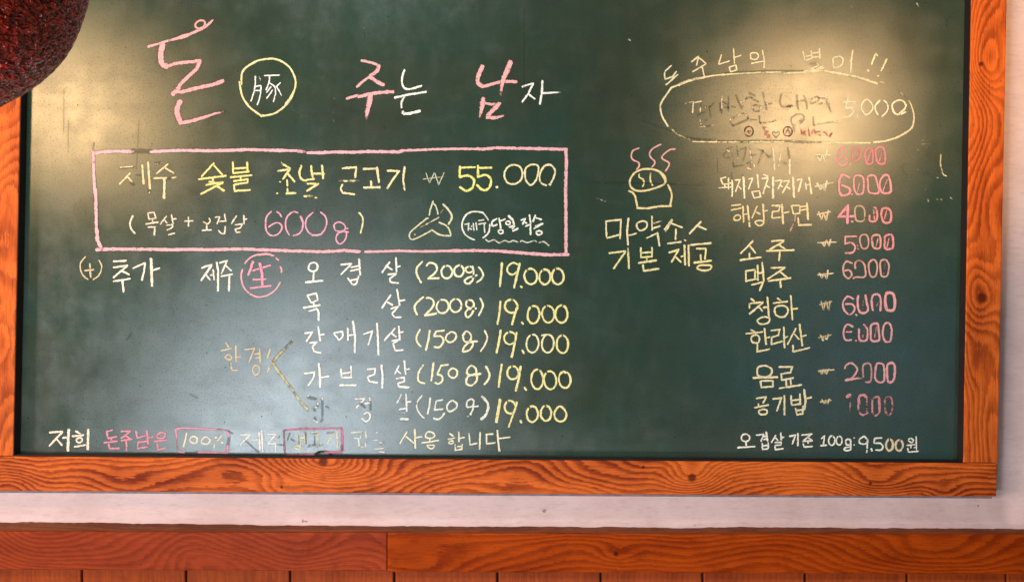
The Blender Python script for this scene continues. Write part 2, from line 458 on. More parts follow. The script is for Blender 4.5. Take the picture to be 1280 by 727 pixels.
# chalk strokes traced from the board: R = local origin and scale, C = colour, W = width, p = pressure, g = worn to a dull film
STROKES = '''
@chalk_syllable|large pink chalk syllable of the heading
R 180 15 8
C 240 150 152
W 4.6
s 40,350 160,312 t w=3.6
s 150,318 220,295 330,265 p=.75 w=3.4
s 320,268 420,240 500,205 580,165 640,130
s 620,145 660,110 700,70 t w=3.4
o 540,165 512,140 528,105 570,85 608,100 600,140 570,165 w=2.6
c 190,320 172,390 168,450 180,520 235,548 w=7.6
s 225,548 320,515 400,507 480,500 562,485 w=4.6
s 565,490 530,565 440,650 360,728 340,760 w=5
R 180 85 8
s 345,200 285,265 w=7
s 300,235 380,240 480,215 560,195 680,170 795,130 w=5.2 p=.85
c 365,330 340,380 332,440 345,500 375,548 w=7.2
s 365,552 470,532 580,500 700,460 815,430 t w=5
@chalk_circle|pale yellow chalk ring around a white character
R 290 65 8.08
C 235 215 130
W 2.7
c 95,330 100,220 140,160 200,120 270,85 370,70 430,72 500,95 570,145 610,200 640,280 640,350 615,420 570,510 500,575 430,620 350,640 290,640 230,600 170,550 120,480 95,420 75,300
s 250,612 300,652
s 540,530 590,470 620,410 w=3.6 p=.6
@chalk_character|small white chalk character inside the ring
C 240 238 225
W 1.9
s 235,245 235,330 c
c 235,330 220,410 190,500
s 272,240 290,290 p=.3
c 292,340 290,400 275,480 255,535
s 235,350 290,340
s 225,392 285,390
s 325,240 480,235
c 380,245 375,300 345,385
c 370,310 430,350 440,420 430,450
s 430,460 418,505
s 395,350 350,410
s 410,385 350,470 p=.55
s 490,310 450,350 p=.7
c 445,345 480,400 510,465 t
@chalk_syllable|pink chalk syllable in the middle of the heading
R 425 68 8.075
C 240 160 160
s 215,62 330,88 400,118 w=3.6
s 395,115 375,170 300,225 w=5 p=.8
s 305,220 230,275 168,330 w=3.4
s 310,235 380,280 442,312 w=5
s 65,447 180,412 w=3.4 p=.7
s 185,430 300,400 400,385 480,380 540,378 w=4.6
s 310,405 295,490 275,580 262,655 t w=7
@chalk_syllable|white chalk syllable beside the pink one
C 242 240 222
W 2.7
c 652,155 630,220 625,280 650,340 710,350 825,318
s 550,438 700,405 870,380 w=2.9
c 650,430 622,480 620,540 w=2.4
s 632,575 645,600 700,597 810,572 w=3.7
@chalk_syllable|pink chalk syllable right of the heading's middle
R 585 70 8.075
C 242 160 155
c 150,100 105,200 100,270 150,310 w=5.6
s 145,312 260,280 350,255 490,262 w=4.4
s 430,55 400,140 360,220 340,310 330,390 t w=7
s 155,425 145,500 117,620 t w=6
s 165,475 240,490 330,480 w=3.4
s 315,480 250,550 195,605 w=5.6
s 190,620 280,625 370,600 t w=5.4
@chalk_syllable|white chalk syllable at the heading's end
C 242 238 220
W 2.6
s 545,312 660,275
s 658,275 610,380 545,465
s 610,385 675,435
s 752,250 745,370 725,488 w=3.1
s 755,377 870,370 935,368 t w=2.8
@chalk_line|yellow chalk heading above the oval
R 820 55 8
C 238 226 170
W 2.0
s 155,215 90,275
s 85,285 90,355 155,330
s 205,275 160,335
s 100,410 220,305 w=2.3
s 355,180 425,125
s 425,130 405,215
s 430,140 500,195
s 365,280 500,200
s 460,225 485,330
s 655,110 625,205
s 625,205 735,170
s 775,45 785,195
s 790,135 850,115
s 730,235 800,210
s 735,240 745,280 810,260
s 800,215 810,260
o 950,95 1000,90 1025,120 1000,155 955,150 945,120
s 955,195 1070,175
c 1065,65 1080,150 1080,240
R 960 55 8
s 350,75 370,160
s 430,70 440,150
s 375,125 430,115
s 380,165 440,145
s 515,45 518,150
s 440,95 510,85
s 440,135 510,130
s 420,200 500,185 g
s 490,190 510,215 430,250
s 440,262 550,222 p=.7
o 655,140 720,125 750,160 730,215 660,235 650,180
s 848,65 830,180 w=2.4
s 835,185 825,285 w=2.4
s 1080,90 1035,205 w=2.6
s 1078,90 1097,122 p=.6
s 995,262 1008,270 w=3
s 1190,150 1130,270 w=2.6
s 1098,318 1108,322 w=3
@chalk_oval|yellow chalk oval ring around a worn line
R 0 0 1
C 238 222 158
W 2.4
c 840,109 833.7,117.5 826.3,129 825.6,136.5 828,146 835,158
c 840,162 847.5,168 856,172 862,175 p=.55
c 856,171 870,174 890,175 907,177 945,176.3 980,176.2 p=.15 w=3
c 866,177 890,177.4 907,177.7 945,177.5 980,177.5 p=.6 w=1.8
c 980,176.2 1002,177.5 1027,178 p=.3 w=2.8
c 1027,178 1060,178.7 1088,178.5
c 1092,177.5 1102,177 1115,174 1127,169 1139,160.6 1142.5,149 1141,137.5 1136,126 1127.5,117.5 1121,112 t w=2.6
c 838,110 845,107.5 857,102 872,98 890,95 907,93
c 848,107 860,102 875,98 892,94.5 p=.7
c 907,93 926,92 951,90.6 980,90 w=2.2 p=.65
c 905,91.5 926,90 951,88.8 980,88.5 1005,88.5 w=2 g
c 980,91.4 1010,90.4 1027,88.4 1040,91 w=2.6 p=.75
c 1005,89 1020,87 1030,85 w=1.8 p=.8
c 1036,90 1060,94 1077,98 1097,105 w=3
s 1100,102 1105,104 p=.5
@chalk_line|worn dark chalk line inside the oval
R 820 100 8
C 236 220 170
W 1.9
s 290,235 380,215 p=.6
s 375,220 365,330 p=.7
s 385,225 455,215 p=.6
s 455,220 440,320 p=.6
s 410,355 490,320 g
s 580,225 540,270 g
s 530,275 550,375 g
s 480,280 545,265 p=.25
s 440,400 455,470 p=.4
s 440,470 580,455 p=.3
s 490,405 510,400 g
s 660,165 655,335 p=.35
s 640,230 640,310 g
s 726,160 724,320 g
s 660,215 720,250 p=.2
s 680,275 730,275 g
s 800,150 830,230 860,290 g w=2.4
s 750,260 800,275 g
s 850,220 910,185 p=.3
s 735,410 770,460 g
s 740,395 880,330 p=.4
s 770,460 925,390 g w=2.4
s 900,330 925,385 p=.2
s 930,130 990,160 g w=2.4
s 900,180 960,170 g
s 950,180 1030,220 g w=2.4
o 965,270 1000,250 1050,270 1030,310 985,310 p=.3
s 1070,120 1085,200 1105,300 g w=2.2
s 1090,240 1160,235 p=.3
s 1030,345 1040,430 g
s 940,395 1010,400 g
s 1040,430 1110,430 1200,405 p=.25
R 940 100 8
c 295,135 280,220 310,270 400,250 g w=2.4
s 345,268 410,258 g
s 450,150 450,220 465,300 g w=2.2
c 515,150 545,230 550,295 g w=2.2
s 455,215 520,205 p=.25
c 440,345 500,345 522,390 480,440 g w=2
c 440,345 395,380 395,420 415,460 425,520 g w=2
c 430,455 460,425 500,395 p=.4
o 585,200 650,165 665,200 600,235 p=.2
s 660,180 730,185 g
s 670,240 730,225 p=.3
s 735,135 765,240 790,330 p=.4 w=2.2
s 615,360 615,450 g w=2
s 610,455 730,430 870,415 p=.4
@chalk_line|tiny red chalk note with a heart
C 190 60 45
W 1.6
e -30 515 44 50 g w=1.1
C 190 70 50
e -30 515 42 48 p=.35
s -50,515 -8,515 p=.4
s -30,490 -30,540 p=.4
s 105,475 150,470 p=.5
s 105,475 130,495 p=.4
s 120,515 165,512 p=.7
s 165,515 125,545 p=.7
s 125,550 180,550 150,578 190,578 p=.8
C 120 80 50
c 240,580 205,535 218,515 240,532 262,515 275,535 240,580 p=.3
C 150 60 40
e 358 515 46 48 g w=1.1
e 358 515 44 46 p=.4
s 335,535 358,490 385,540 p=.5
C 205 70 50
s 490,495 500,545 p=.6
s 510,520 530,510 515,545 540,550 p=.7
s 565,490 575,560 p=.6
c 600,535 620,500 640,540 p=.6
s 640,520 690,515 p=.6
s 670,545 690,560 p=.6
c 715,520 740,530 755,560 p=.6
c 770,560 800,530 780,570 p=.6
@chalk_price|pale yellow chalk price in the oval
R 1040 110 8
C 243 232 188
W 2.1
s 115,140 235,138
s 160,100 135,200
c 130,205 190,200 215,230 180,280 105,298
s 258,262 255,300
o 350,115 400,160 405,215 345,268 300,215 305,150
c 480,125 435,175 435,225 460,268 w=2.6
c 520,125 555,165 555,225 500,288
o 670,122 720,140 738,180 715,225 660,265 615,235 605,160 w=2.6
s 720,210 670,260 p=.8
s 740,240 690,265 p=.8
s 630,250 655,268
@chalk_smudge|faint rubbed out chalk traces near the right frame rail
C 200 185 125
W 2
s 830,565 835,620 p=.35
s 815,634 870,620 p=.5
s 905,525 950,500 p=.6
s 925,530 962,527 p=.5
s 900,562 1000,555 p=.6
s 945,570 945,660 p=.65
s 945,660 960,700 p=.25
R 1100 160 7.27
c 553,240 550,320 558,370 575,420 605,437 w=2.2 p=.9
c 500,425 500,445 530,452 p=.55
s 325,380 345,380 w=2.4 p=.6
c 230,320 200,360 240,430 p=.28
c 400,420 430,400 430,430 p=.28
s 395,560 415,555 w=2.6 p=.5
s 435,640 440,670 p=.5
s 515,645 530,648 p=.7
s 555,645 565,655 w=2.6 p=.7
s 640,630 655,650 p=.6
s 460,440 490,430 p=.3
@chalk_drawing|chalk sketch of a round face in a cup with pink steam
R 770 175 8.08
C 236 160 150
W 2.2
c 235,82 170,110 155,170 180,205 225,225 235,260 205,305
c 455,45 380,80 340,130 350,175 390,215 385,250 360,275
c 600,92 540,100 470,160 470,190 530,225 535,260 500,315
C 232 208 120
W 2.8
o 300,292 400,303 480,350 505,410 470,455 380,490 290,512 200,510 150,470 140,410 180,340 240,305
s 440,320 485,370 500,415 w=4
c 235,345 235,375 275,400 282,435 270,470 w=2.5
c 350,335 345,400 370,460 w=2.5
c 130,512 185,550 205,620 215,683
s 210,688 320,690 430,670 560,665
c 525,450 560,530 560,590 545,660
@chalk_line|pale chalk note below the sketch
R 740 260 8
C 238 218 150
W 2.4
s 140,135 145,290
s 135,132 295,115
s 290,120 280,305
s 150,300 270,268
s 365,100 350,230 360,370 w=2.8
s 370,272 445,255
o 450,190 455,150 510,130 550,150 540,200 480,225
s 600,80 602,222
s 605,155 690,130 p=.45
s 600,205 680,180
s 545,300 660,247
s 655,245 675,378 w=2.8
s 800,115 725,215 p=.8
s 805,118 735,235 p=.6
s 800,155 905,195
s 840,210 835,315
s 755,355 890,338 w=2.6
s 1090,135 975,255 w=3
s 1060,180 1145,215
s 985,368 1190,350 w=2.9
s 925,318 938,326 w=2.6
@chalk_line|bright yellow chalk words under the pale note
C 236 220 125
W 2.6
s 170,450 335,430
s 335,435 215,605
s 360,400 370,605
s 488,395 488,490
s 600,392 600,490
s 495,447 600,440
s 488,492 605,485
s 545,495 550,530
s 465,548 645,522 w=3.1
s 510,565 515,625
s 515,627 670,605 w=3.1
s 770,445 870,415 w=3
s 865,420 795,540
s 840,490 890,540
s 890,485 925,475
s 925,370 930,570 w=2.8
s 965,370 970,580 w=2.8
s 1045,405 1140,405
s 1140,408 1130,510
s 1085,465 1090,520
s 1020,545 1195,525 w=3.2
o 1120,570 1190,575 1180,610 1120,625 1055,605 1070,575
@chalk_line|worn first line of the drinks column in the lamp glare
R 885 175 8
C 238 222 172
W 1.9
s 145,160 180,120 g
s 185,90 245,70 g
s 185,95 215,115 p=.3
s 150,175 220,178 g
s 240,130 250,180 p=.3
s 290,60 300,185 p=.35
s 250,215 255,265 g
s 255,268 350,250 g w=2.6
s 320,100 385,72 g
s 385,80 350,210 g
s 415,60 432,190 p=.3
s 435,160 480,140 g
e 425 255 38 38 p=.4
s 420,235 430,275 g
s 500,95 550,105 g
s 555,100 500,235 p=.25
s 560,105 610,180 p=.3
s 600,165 640,160 p=.3
s 650,80 660,180 665,300 p=.75 w=2.6
s 640,75 650,110 g
s 700,120 720,115 p=.4
s 730,130 705,260 p=.5
s 760,215 780,245 g w=2.6
s 795,70 815,190 g w=2.2
s 818,195 815,340 p=.8 w=2.8
s 95,175 95,330 g w=1.2
s 235,330 240,400 g
@chalk_line|second line of the drinks column
C 242 228 175
W 2.1
s 125,385 180,372
s 130,390 145,440 205,440 p=.8
s 168,440 168,470
s 110,478 230,470
s 205,380 205,490
s 240,400 245,480 240,565 w=2.5
s 205,430 240,430 p=.6
s 270,400 325,398
s 320,400 275,515
s 300,455 330,490
s 355,370 365,580 w=2.9
s 405,390 450,382 p=.6
s 445,385 405,490
s 495,345 505,475 w=2.4
s 440,512 460,580
s 450,515 510,510
s 515,510 525,565
s 462,580 532,565
s 555,345 600,365
s 540,385 600,378
s 600,385 550,535 w=2.4
s 575,450 615,475
s 650,370 650,580 w=3
s 670,410 740,403
s 740,405 700,490
s 715,445 745,470
s 755,412 812,406
s 810,412 745,530
s 780,460 820,490
s 850,375 860,572 w=3
s 890,400 940,390
s 937,395 905,515 w=2.8
s 975,430 985,495
s 985,452 1015,440
s 1010,375 1035,538 w=2.8
s 1070,465 1250,425 w=2.2
s 1090,432 1125,495 1147,450 1165,505 1190,410 w=2.8
s 1075,145 1225,150 w=1.8 p=.8
s 1095,165 1125,210 1145,130 1170,212 1190,100 w=1.8 p=.8
@chalk_price|pink chalk price on the first line of the drinks column
R 1010 175 8.075
C 235 140 148
W 2.6
c 395,110 350,85 305,130 290,200 330,255 385,240 395,190 350,165 305,195
s 420,240 432,242 w=3 p=.9
C 225 120 130
o 455,85 510,75 535,110 515,190 465,215 448,150 w=2.4
s 515,100 470,210 w=1.6 p=.5
o 580,110 620,80 650,110 648,230 595,238 578,180 w=3.2
s 635,110 600,215 w=2.4 p=.7
o 688,90 740,70 772,110 775,230 705,228 685,150 w=3.4
s 745,110 720,215 w=2.2 p=.6
@chalk_price|pink chalk price on the second line of the drinks column
C 236 145 150
W 3
c 420,380 360,350 320,390 315,500 345,558 415,540 420,490 340,455 w=3.4
s 440,546 450,550 w=2.6
o 470,370 530,360 560,400 555,530 495,542 465,480 w=2.6
s 520,430 495,540 w=1.4 p=.6
o 605,370 670,360 695,420 715,530 620,525 608,440 w=2.8
o 725,430 765,360 815,370 835,520 745,525 w=3.2
s 800,400 755,520 w=1.8 p=.7
@chalk_price|pink chalk price whose first zeros are tan
R 1010 245 6.61
C 240 140 155
s 335,75 250,170 w=3.6
s 250,172 380,165 w=3.6
s 330,80 325,225 w=4
s 360,208 372,212 w=3
C 196 160 120
o 390,100 430,80 465,110 465,190 430,210 395,190 w=2.4 p=.75
C 225 130 130
c 510,160 510,200 545,210 572,180 565,110 545,92 w=3
s 540,110 550,200 w=2 p=.5
o 612,112 650,100 685,130 680,210 630,218 608,170 w=3.4
s 650,120 630,190 w=2 p=.6
@chalk_price|pink chalk price beside the third drinks line
C 232 145 145
s 305,335 402,332 w=2.4
s 308,335 308,390 w=2.4
c 305,395 360,385 390,420 370,465 308,470 w=2.6
s 408,405 412,412 p=.8 w=2
s 412,432 416,440 p=.8 w=2
C 215 145 130
o 435,330 480,320 500,370 490,425 450,430 430,380 w=2.2 p=.75
o 535,330 590,325 600,400 580,435 540,420 530,370 w=3
s 580,350 560,420 w=1.8 p=.5
C 228 125 135
o 640,330 695,325 702,420 670,438 635,425 634,370 w=3.4
s 670,350 650,430 w=2 p=.6
@chalk_price|dim pink chalk price beside the fourth drinks line
C 214 145 128
W 2.6
c 365,555 318,540 292,580 295,640 330,680 362,650 342,612 300,617 p=.85
s 372,680 395,668 w=2.4
c 392,600 390,555 420,530 460,555 472,600 470,665 400,668 p=.8
o 505,550 545,525 572,570 560,655 520,662 503,600
o 600,540 640,525 668,570 655,655 610,660 598,600
s 640,550 625,640 w=1.6 p=.4
@chalk_won_sign|pale chalk won signs of the upper drinks lines
C 232 205 150
W 2.2
s 75,152 185,130
s 88,130 110,195 130,140 150,202 168,118
s 80,385 235,380 w=1.8
s 118,385 135,415 152,365 175,412 187,355
s 80,650 210,637 w=1.8
s 95,635 115,677 132,640 155,682 167,612
@chalk_won_sign|olive chalk won signs of the lower drinks lines
R 1010 350 8.075
C 205 180 120
s 115,247 240,215 p=.8 w=2
s 132,215 155,298 182,205 210,308 222,212 p=.8 w=2
s 105,580 235,550 w=2 p=.8
s 125,550 150,605 165,570 190,600 205,545 w=2 p=.85
C 230 205 140
s 145,598 155,605 w=3
s 180,585 192,595 w=3
R 1010 440 8.075
s 105,195 265,175 w=1.7
s 120,180 140,220 160,172 180,217 212,175
s 125,495 235,485 w=1.7
s 140,475 165,517 180,480 200,517 215,470 w=2
@chalk_line|third line of the drinks column
R 900 245 8
C 236 212 140
W 2.2
s 115,95 210,85
s 110,140 212,120
o 140,215 170,190 205,200 195,235 150,242
s 230,100 236,262 w=2.5
s 275,95 297,305 w=2.8
s 236,185 280,175
s 372,100 320,222
s 365,160 402,182
s 430,80 440,250 w=2.6
s 440,150 477,145
o 350,265 380,245 430,250 430,280 390,296
s 520,95 600,95 w=2.8
s 600,95 588,150
s 525,155 590,150
s 525,155 520,217 w=2.6
s 520,220 605,212
s 620,80 630,275 w=3.2
s 640,167 690,160
s 715,95 732,175
s 720,95 792,93
s 800,98 795,170
s 735,180 800,172
s 800,108 870,100
s 805,142 865,130
s 870,70 880,235 w=2.9
s 780,215 787,285
s 785,290 915,287 w=2.9
C 190 150 125
c 755,190 740,270 700,350 w=2.2 p=.65
@chalk_line|fourth line of the drinks column, two wide syllables
C 238 218 140
W 2.5
s 330,447 270,510 205,572
s 298,495 355,570
s 295,570 295,620
s 200,640 410,610 w=2.7
s 515,450 640,443
s 635,455 495,535
s 595,490 652,530
s 465,548 740,540 w=2.8
s 600,548 590,645
@chalk_line|fifth line of the drinks column
R 910 310 5.59
s 125,160 125,225
s 122,160 190,150
s 190,155 188,220
s 123,230 200,215
s 207,120 210,225
s 240,100 250,230 w=2.8
s 210,175 245,170
s 165,257 250,235
s 247,235 220,297 w=2.8
s 300,138 400,135
s 397,138 275,217
s 365,165 412,205
s 282,230 440,208 w=2.8
s 365,220 368,275
@chalk_line|sixth line of the drinks column
s 160,352 185,372
s 145,387 247,377
s 242,382 150,460 w=3
s 150,385 150,420 p=.6
s 215,405 240,440
s 275,340 286,480 w=2.7
s 245,415 280,410
o 205,505 245,480 290,490 280,520 230,530
s 345,348 370,370
s 315,385 417,372
o 325,430 345,405 400,405 420,440 390,480 340,470
s 438,330 445,420 450,500
s 450,425 487,420
@chalk_line|seventh line of the drinks column
s 160,570 185,582
s 125,597 242,585
o 165,620 200,605 220,630 210,660 170,655
s 255,560 266,672 w=2.9
s 265,627 292,620
s 205,670 205,720
s 200,723 290,705
s 300,575 365,568
s 360,572 350,612
s 305,622 355,607
s 305,620 303,665
s 300,672 380,650
s 390,550 395,697 w=2.6
s 395,625 417,617
s 475,560 415,672
s 465,600 497,637
s 500,530 520,682 w=2.9
s 518,615 547,608
s 455,675 455,720
s 455,723 572,695
@chalk_price|pink chalk price beside the sixth drinks line
R 1010 350 8.075
C 234 150 152
W 2.8
c 460,190 400,165 355,220 365,300 420,345 470,300 450,245 380,240
s 483,345 492,356 w=3
c 510,155 500,210 515,310 560,333 605,300 592,220 580,150 w=3.3
s 560,200 550,290 w=1.6 p=.4
c 655,305 642,210 660,150 710,145 735,200 730,310 w=3.1
s 715,220 690,260 w=1.6 p=.4
o 790,140 830,128 870,160 870,290 800,298 780,220 w=4.3
@chalk_price|pink chalk price beside the seventh drinks line
c 455,470 400,445 365,490 360,560 385,605 440,600 w=2.6
s 385,522 440,520 w=2.4
s 480,606 488,612 w=3 p=.8
c 515,490 520,600 580,610 600,570 597,490 560,445 p=.85
s 570,490 550,580 w=1.5 p=.4
o 640,450 700,440 715,520 715,605 640,605 635,520 w=3.2
s 690,470 670,580 w=1.8 p=.4
o 770,450 820,435 845,500 830,610 780,615 755,550 w=3
@chalk_line|eighth line of the drinks column
R 920 430 7.27
C 240 220 155
W 2.6
o 195,270 200,210 260,195 320,220 320,270 270,295 215,290
s 155,305 380,298 w=2.9
s 222,335 230,390
s 222,333 337,330
s 335,330 335,385
s 228,390 342,383
s 390,205 517,205
s 512,208 495,252
s 405,270 500,255
s 410,270 415,325
s 413,325 522,305
s 455,330 460,385
s 495,320 500,372
s 392,400 597,368 w=2.7
@chalk_line|ninth and lowest line of the drinks column
s 185,490 277,478
s 275,480 245,532
s 205,540 205,570
s 168,575 295,550
o 205,610 240,590 280,600 275,630 230,637
s 335,495 417,488 w=3
s 412,492 370,605
s 440,465 440,640
s 500,465 505,550
s 580,450 585,550
s 505,512 580,500
s 508,552 587,540
s 620,410 632,520 620,592 w=3.1
s 635,495 687,480
s 540,580 555,640
s 612,560 605,632
s 545,602 605,595
s 553,640 610,630
C 225 200 145
W 1.9
s 750,240 862,230
s 765,232 782,272 800,235 822,272 842,222
s 765,525 862,512
s 780,505 800,542 815,512 835,542 852,498
@chalk_price|pink chalk price with a large two
R 1010 440 8.075
C 228 152 145
W 2.8
c 370,165 390,125 440,110 490,150 490,200 440,260 390,287
s 378,282 440,270 500,263 540,262 t w=4
C 205 140 130
c 560,250 555,140 600,110 635,140 635,285 580,300 w=2.6 p=.7
C 236 150 150
o 690,130 725,110 765,140 768,280 720,302 678,260 w=3
o 800,140 840,105 875,140 870,260 840,300 805,282 w=3.4
@chalk_price|worn pink chalk price of the lowest drinks line
C 232 140 142
s 390,450 430,428 w=4.4
s 430,430 425,600 p=.35 w=2
C 218 128 132
c 515,520 515,450 560,430 595,460 w=4
c 595,460 592,600 w=2 p=.4
c 510,500 512,590 550,632 605,610 w=3 p=.6
c 650,470 650,600 680,636 720,600 720,470 690,450 650,470 w=3 p=.6
s 715,480 722,600 p=.7
c 780,590 778,470 830,450 850,500 845,600 810,635 780,590 w=2.8 p=.5
@chalk_line|small white chalk line at the bottom right corner
R 910 530 9.846
C 244 236 212
W 2.3
o 165,165 180,130 225,120 265,150 255,195 215,210 175,195
s 220,215 225,270
s 118,285 332,272 w=2.5
s 348,132 440,120
s 440,122 405,210
s 470,92 487,205 w=2.6
s 440,150 475,140
s 440,187 475,177
s 420,230 425,300
s 495,222 495,295
s 420,267 490,255
s 423,307 490,300
s 590,135 533,222
s 585,165 615,195
s 650,100 655,192
s 660,162 690,158
s 575,222 650,220
s 655,215 655,247
s 580,257 655,250
s 580,260 580,305
s 578,310 682,298
s 755,147 835,130
s 830,135 790,242
s 860,110 860,262 w=2.6
s 905,130 1032,120
s 1020,125 930,197
s 975,157 1030,190
s 918,207 1042,200
s 985,210 985,232
s 928,237 935,272
s 933,278 1042,270
R 1020 530 9.14
s 60,162 102,130
s 95,132 85,237 w=2.4
s 53,243 122,238
e 180 185 36 54 w=2.2
e 265 185 33 50 w=1.9
o 340,190 360,170 395,180 390,225 350,232
s 396,175 396,292 w=2.4
c 396,292 350,300 320,285 340,265 390,255
s 433,152 438,158 p=.6
s 433,232 438,238 p=.6
c 588,175 550,138 500,170 500,212 560,225 590,190 w=2.4
s 590,175 585,270 w=2.6
s 583,290 578,322 p=.7
s 630,275 642,305
s 665,160 752,153
s 668,160 663,212
c 668,215 730,215 765,250 742,290 680,292 w=2.4
C 236 200 150
e 840 235 40 64 w=2.9
e 950 240 42 62 w=2.9
C 244 236 212
o 1055,180 1085,160 1115,185 1085,205 w=2
s 1038,240 1132,230 w=2
s 1085,240 1085,270 w=2
s 1120,265 1145,260 w=2
s 1145,138 1147,290 w=2
s 1048,270 1055,312 w=2
s 1053,315 1167,308 w=2
@chalk_border|large hand drawn pink chalk rectangle
R 0 0 1
C 240 165 172
W 4.4
s 117,192 128,190 145,189 167,189.5 p=.9
s 165,188.5 190,189.5 g w=5
s 188,189.7 210,188.5 230,188 260,188.5 285,188 310,187 345,188 375,188.6
s 372,189 384,190 p=.5
s 384,191 400,191 420,190 440,190.5 460,189.5 500,190 505,188
s 500,188.4 525,187.5 545,186.5 580,186 600,186.6 p=.95 w=3.4
s 596,186 603,186.5 620,184.8 635,185.2 650,185.5 680,186 709,187
s 707,185.5 708,200 707,240 707.5,270 707.5,318 w=4.6
s 120,312 140,311.2 180,311.4 215,312 240,311.5 260,312 300,311.2 322,311.6
s 320,312 345,312.6 362,313.5 385,314 405,314.5 430,313 450,314.5
s 456,314.6 480,314 500,313.4 530,314.2 565,313.3 w=3.6
s 560,313.5 590,313 620,313.4 640,315 665,317 685,318.4 711,318
s 116.5,190 117,212 118,235 119.5,250 p=.9 w=4
s 119.5,236 120,260 120.5,285 122,300 127,311.5 w=4.6
s 116,188 118,178 g w=2
@chalk_line|yellow chalk main dish line, worn syllables first
R 100 175 8
C 234 206 135
W 2.4
s 390,285 540,270 g w=2.6
s 400,275 530,264 p=.6 w=1.6
s 500,332 395,440
s 478,370 522,422
s 505,425 540,450 g w=3.4
s 555,350 612,350 g w=2.6
s 622,250 636,440 w=2.9
s 680,222 688,330 700,488 w=3
s 690,500 700,530 g w=4
s 705,505 690,530 p=.4
s 745,235 832,228 p=.35
s 745,230 830,222 g
s 880,240 765,335
s 852,280 937,330
s 740,382 870,380 w=2.6
s 870,384 920,380 p=.2
s 920,378 962,374 p=.7
s 845,390 840,585 w=3.5
R 230 180 8
C 232 216 92
W 2.7
s 300,190 175,325
s 300,215 382,305
s 145,352 420,318 w=2.8
s 290,345 290,378
s 250,377 310,385 p=.8
s 218,410 390,380
s 390,385 170,500 w=3.1
s 330,420 402,468 w=3.1
s 488,180 492,290 w=2.9
s 630,180 637,280 w=2.9
s 500,245 630,238
s 490,292 652,275
s 465,332 680,312
s 565,325 565,352
s 495,372 642,352
s 640,355 635,385
s 500,407 637,385
s 500,405 505,467
s 503,470 662,460 w=2.9
C 232 218 115
s 985,200 1062,245
s 975,185 990,205 p=.4
s 938,270 1062,252
s 1062,248 988,350 w=3
s 1040,300 1107,378
s 1030,358 1035,420
s 1035,445 1038,490 p=.7
s 1022,495 1117,490 w=3.1
s 955,378 965,380 w=2.6
s 925,492 938,493 w=2.4
R 340 180 8.075
c 295,230 275,290 300,355 350,372 w=3
s 293,215 297,232 p=.6
s 395,218 400,270 412,350 w=2.8
s 335,365 430,352 p=.8
s 400,297 532,302
s 505,215 517,350 w=3.2
s 355,400 472,403 w=2.8
s 462,405 350,475 w=3.1
s 320,525 420,522 w=3 p=.45
s 330,528 345,530 w=2.6 p=.7
s 435,541 450,543 w=2.6
C 234 218 145
s 710,245 852,235 w=2.9
s 850,238 840,340 w=2.8
s 680,372 872,370 p=.45 w=2.8
s 730,376 760,374 p=.8
c 712,408 695,450 715,495 w=2.8
s 710,492 760,498 835,508 w=2.8
R 420 180 8
s 273,250 412,245 w=3
s 410,232 418,300 430,385 w=3
s 350,370 355,430
s 275,436 440,432 w=3.2
s 513,266 637,272 w=2.8
s 628,272 560,370 512,445 w=2.9
s 687,228 672,350 w=3
s 670,350 687,462 w=2.8 p=.75
@chalk_won_sign|thin chalk won sign before the highlighted price
C 196 196 150
W 1.5
s 870,352 1090,325 p=.45
s 900,290 935,388 985,285 1027,408 1082,285 p=.8
@chalk_price|bright yellow chalk price in the pink rectangle
R 560 180 8
C 238 232 78
W 3.2
s 118,237 272,232 w=2.8
s 122,222 114,325
c 115,332 200,315 260,360 240,440 180,467 118,428
s 300,215 300,322
s 305,240 437,236 w=2.9
c 293,330 380,310 430,360 410,440 350,460 287,408
C 240 225 150
s 482,432 496,428 w=3.6
W 2.6
o 652,208 720,230 745,300 720,370 652,402 590,380 562,310 590,240
o 840,205 895,215 905,270 880,360 830,410 785,375 768,300 785,235
c 1025,398 1058,330 1070,260 1020,208 960,225 920,300 925,380 985,415
s 1015,400 1025,412 w=3.4
@chalk_line|small pale chalk line in brackets below the main dish
R 100 240 8
C 230 212 175
W 2.0
c 530,235 500,310 515,370 550,415 w=2.5
s 678,210 690,270
s 678,210 742,203
s 742,208 760,262
s 688,272 762,260
s 725,270 725,312
s 655,320 782,300 w=2.3
s 680,352 755,348
s 750,348 743,432 w=2.4
s 865,240 803,322
s 840,272 872,310
s 915,225 932,320
s 925,272 962,266
s 865,332 925,325
c 925,330 920,355 870,380 p=.8
s 882,426 947,412
s 1085,250 1085,342
s 1045,292 1132,288
R 220 240 8.075
c 275,300 320,320 345,290 335,265
s 310,322 310,382 w=2.4
s 263,386 357,382 w=2.4
s 395,255 442,248
s 440,252 415,322 w=2.3
s 490,220 502,300
s 440,297 507,290
s 430,385 450,415 490,422
s 497,345 490,418 w=2.3
s 610,240 558,322 w=2.4
s 685,235 687,322 w=2.4
s 685,277 717,271
s 595,332 672,320
s 670,325 650,362
s 600,372 650,362
s 598,372 610,405 647,405 w=2.3
@chalk_weight|thin pink chalk weight after the bracket line
R 320 240 8
C 236 150 176
W 2.3
c 155,195 110,240 95,320 110,400 160,435 220,420 260,360 240,315 190,310 125,350
c 205,195 240,220 255,250
c 420,208 370,198 310,250 295,330 310,390 332,430
c 445,242 470,310 462,370 w=2.8
c 465,375 430,415 373,437
c 570,205 510,260 495,330 520,395 552,422
s 560,430 610,432 650,420 w=3
c 650,420 690,370 707,300 690,240 645,200 w=2.4
s 580,190 610,190 p=.35
o 780,330 820,300 870,315 895,360 860,390 800,385
o 870,395 905,400 890,480 840,517 802,480 815,420
s 885,368 920,362
s 890,402 925,402
C 234 222 140
c 1030,205 1060,245 1070,290 1045,412 w=2.5
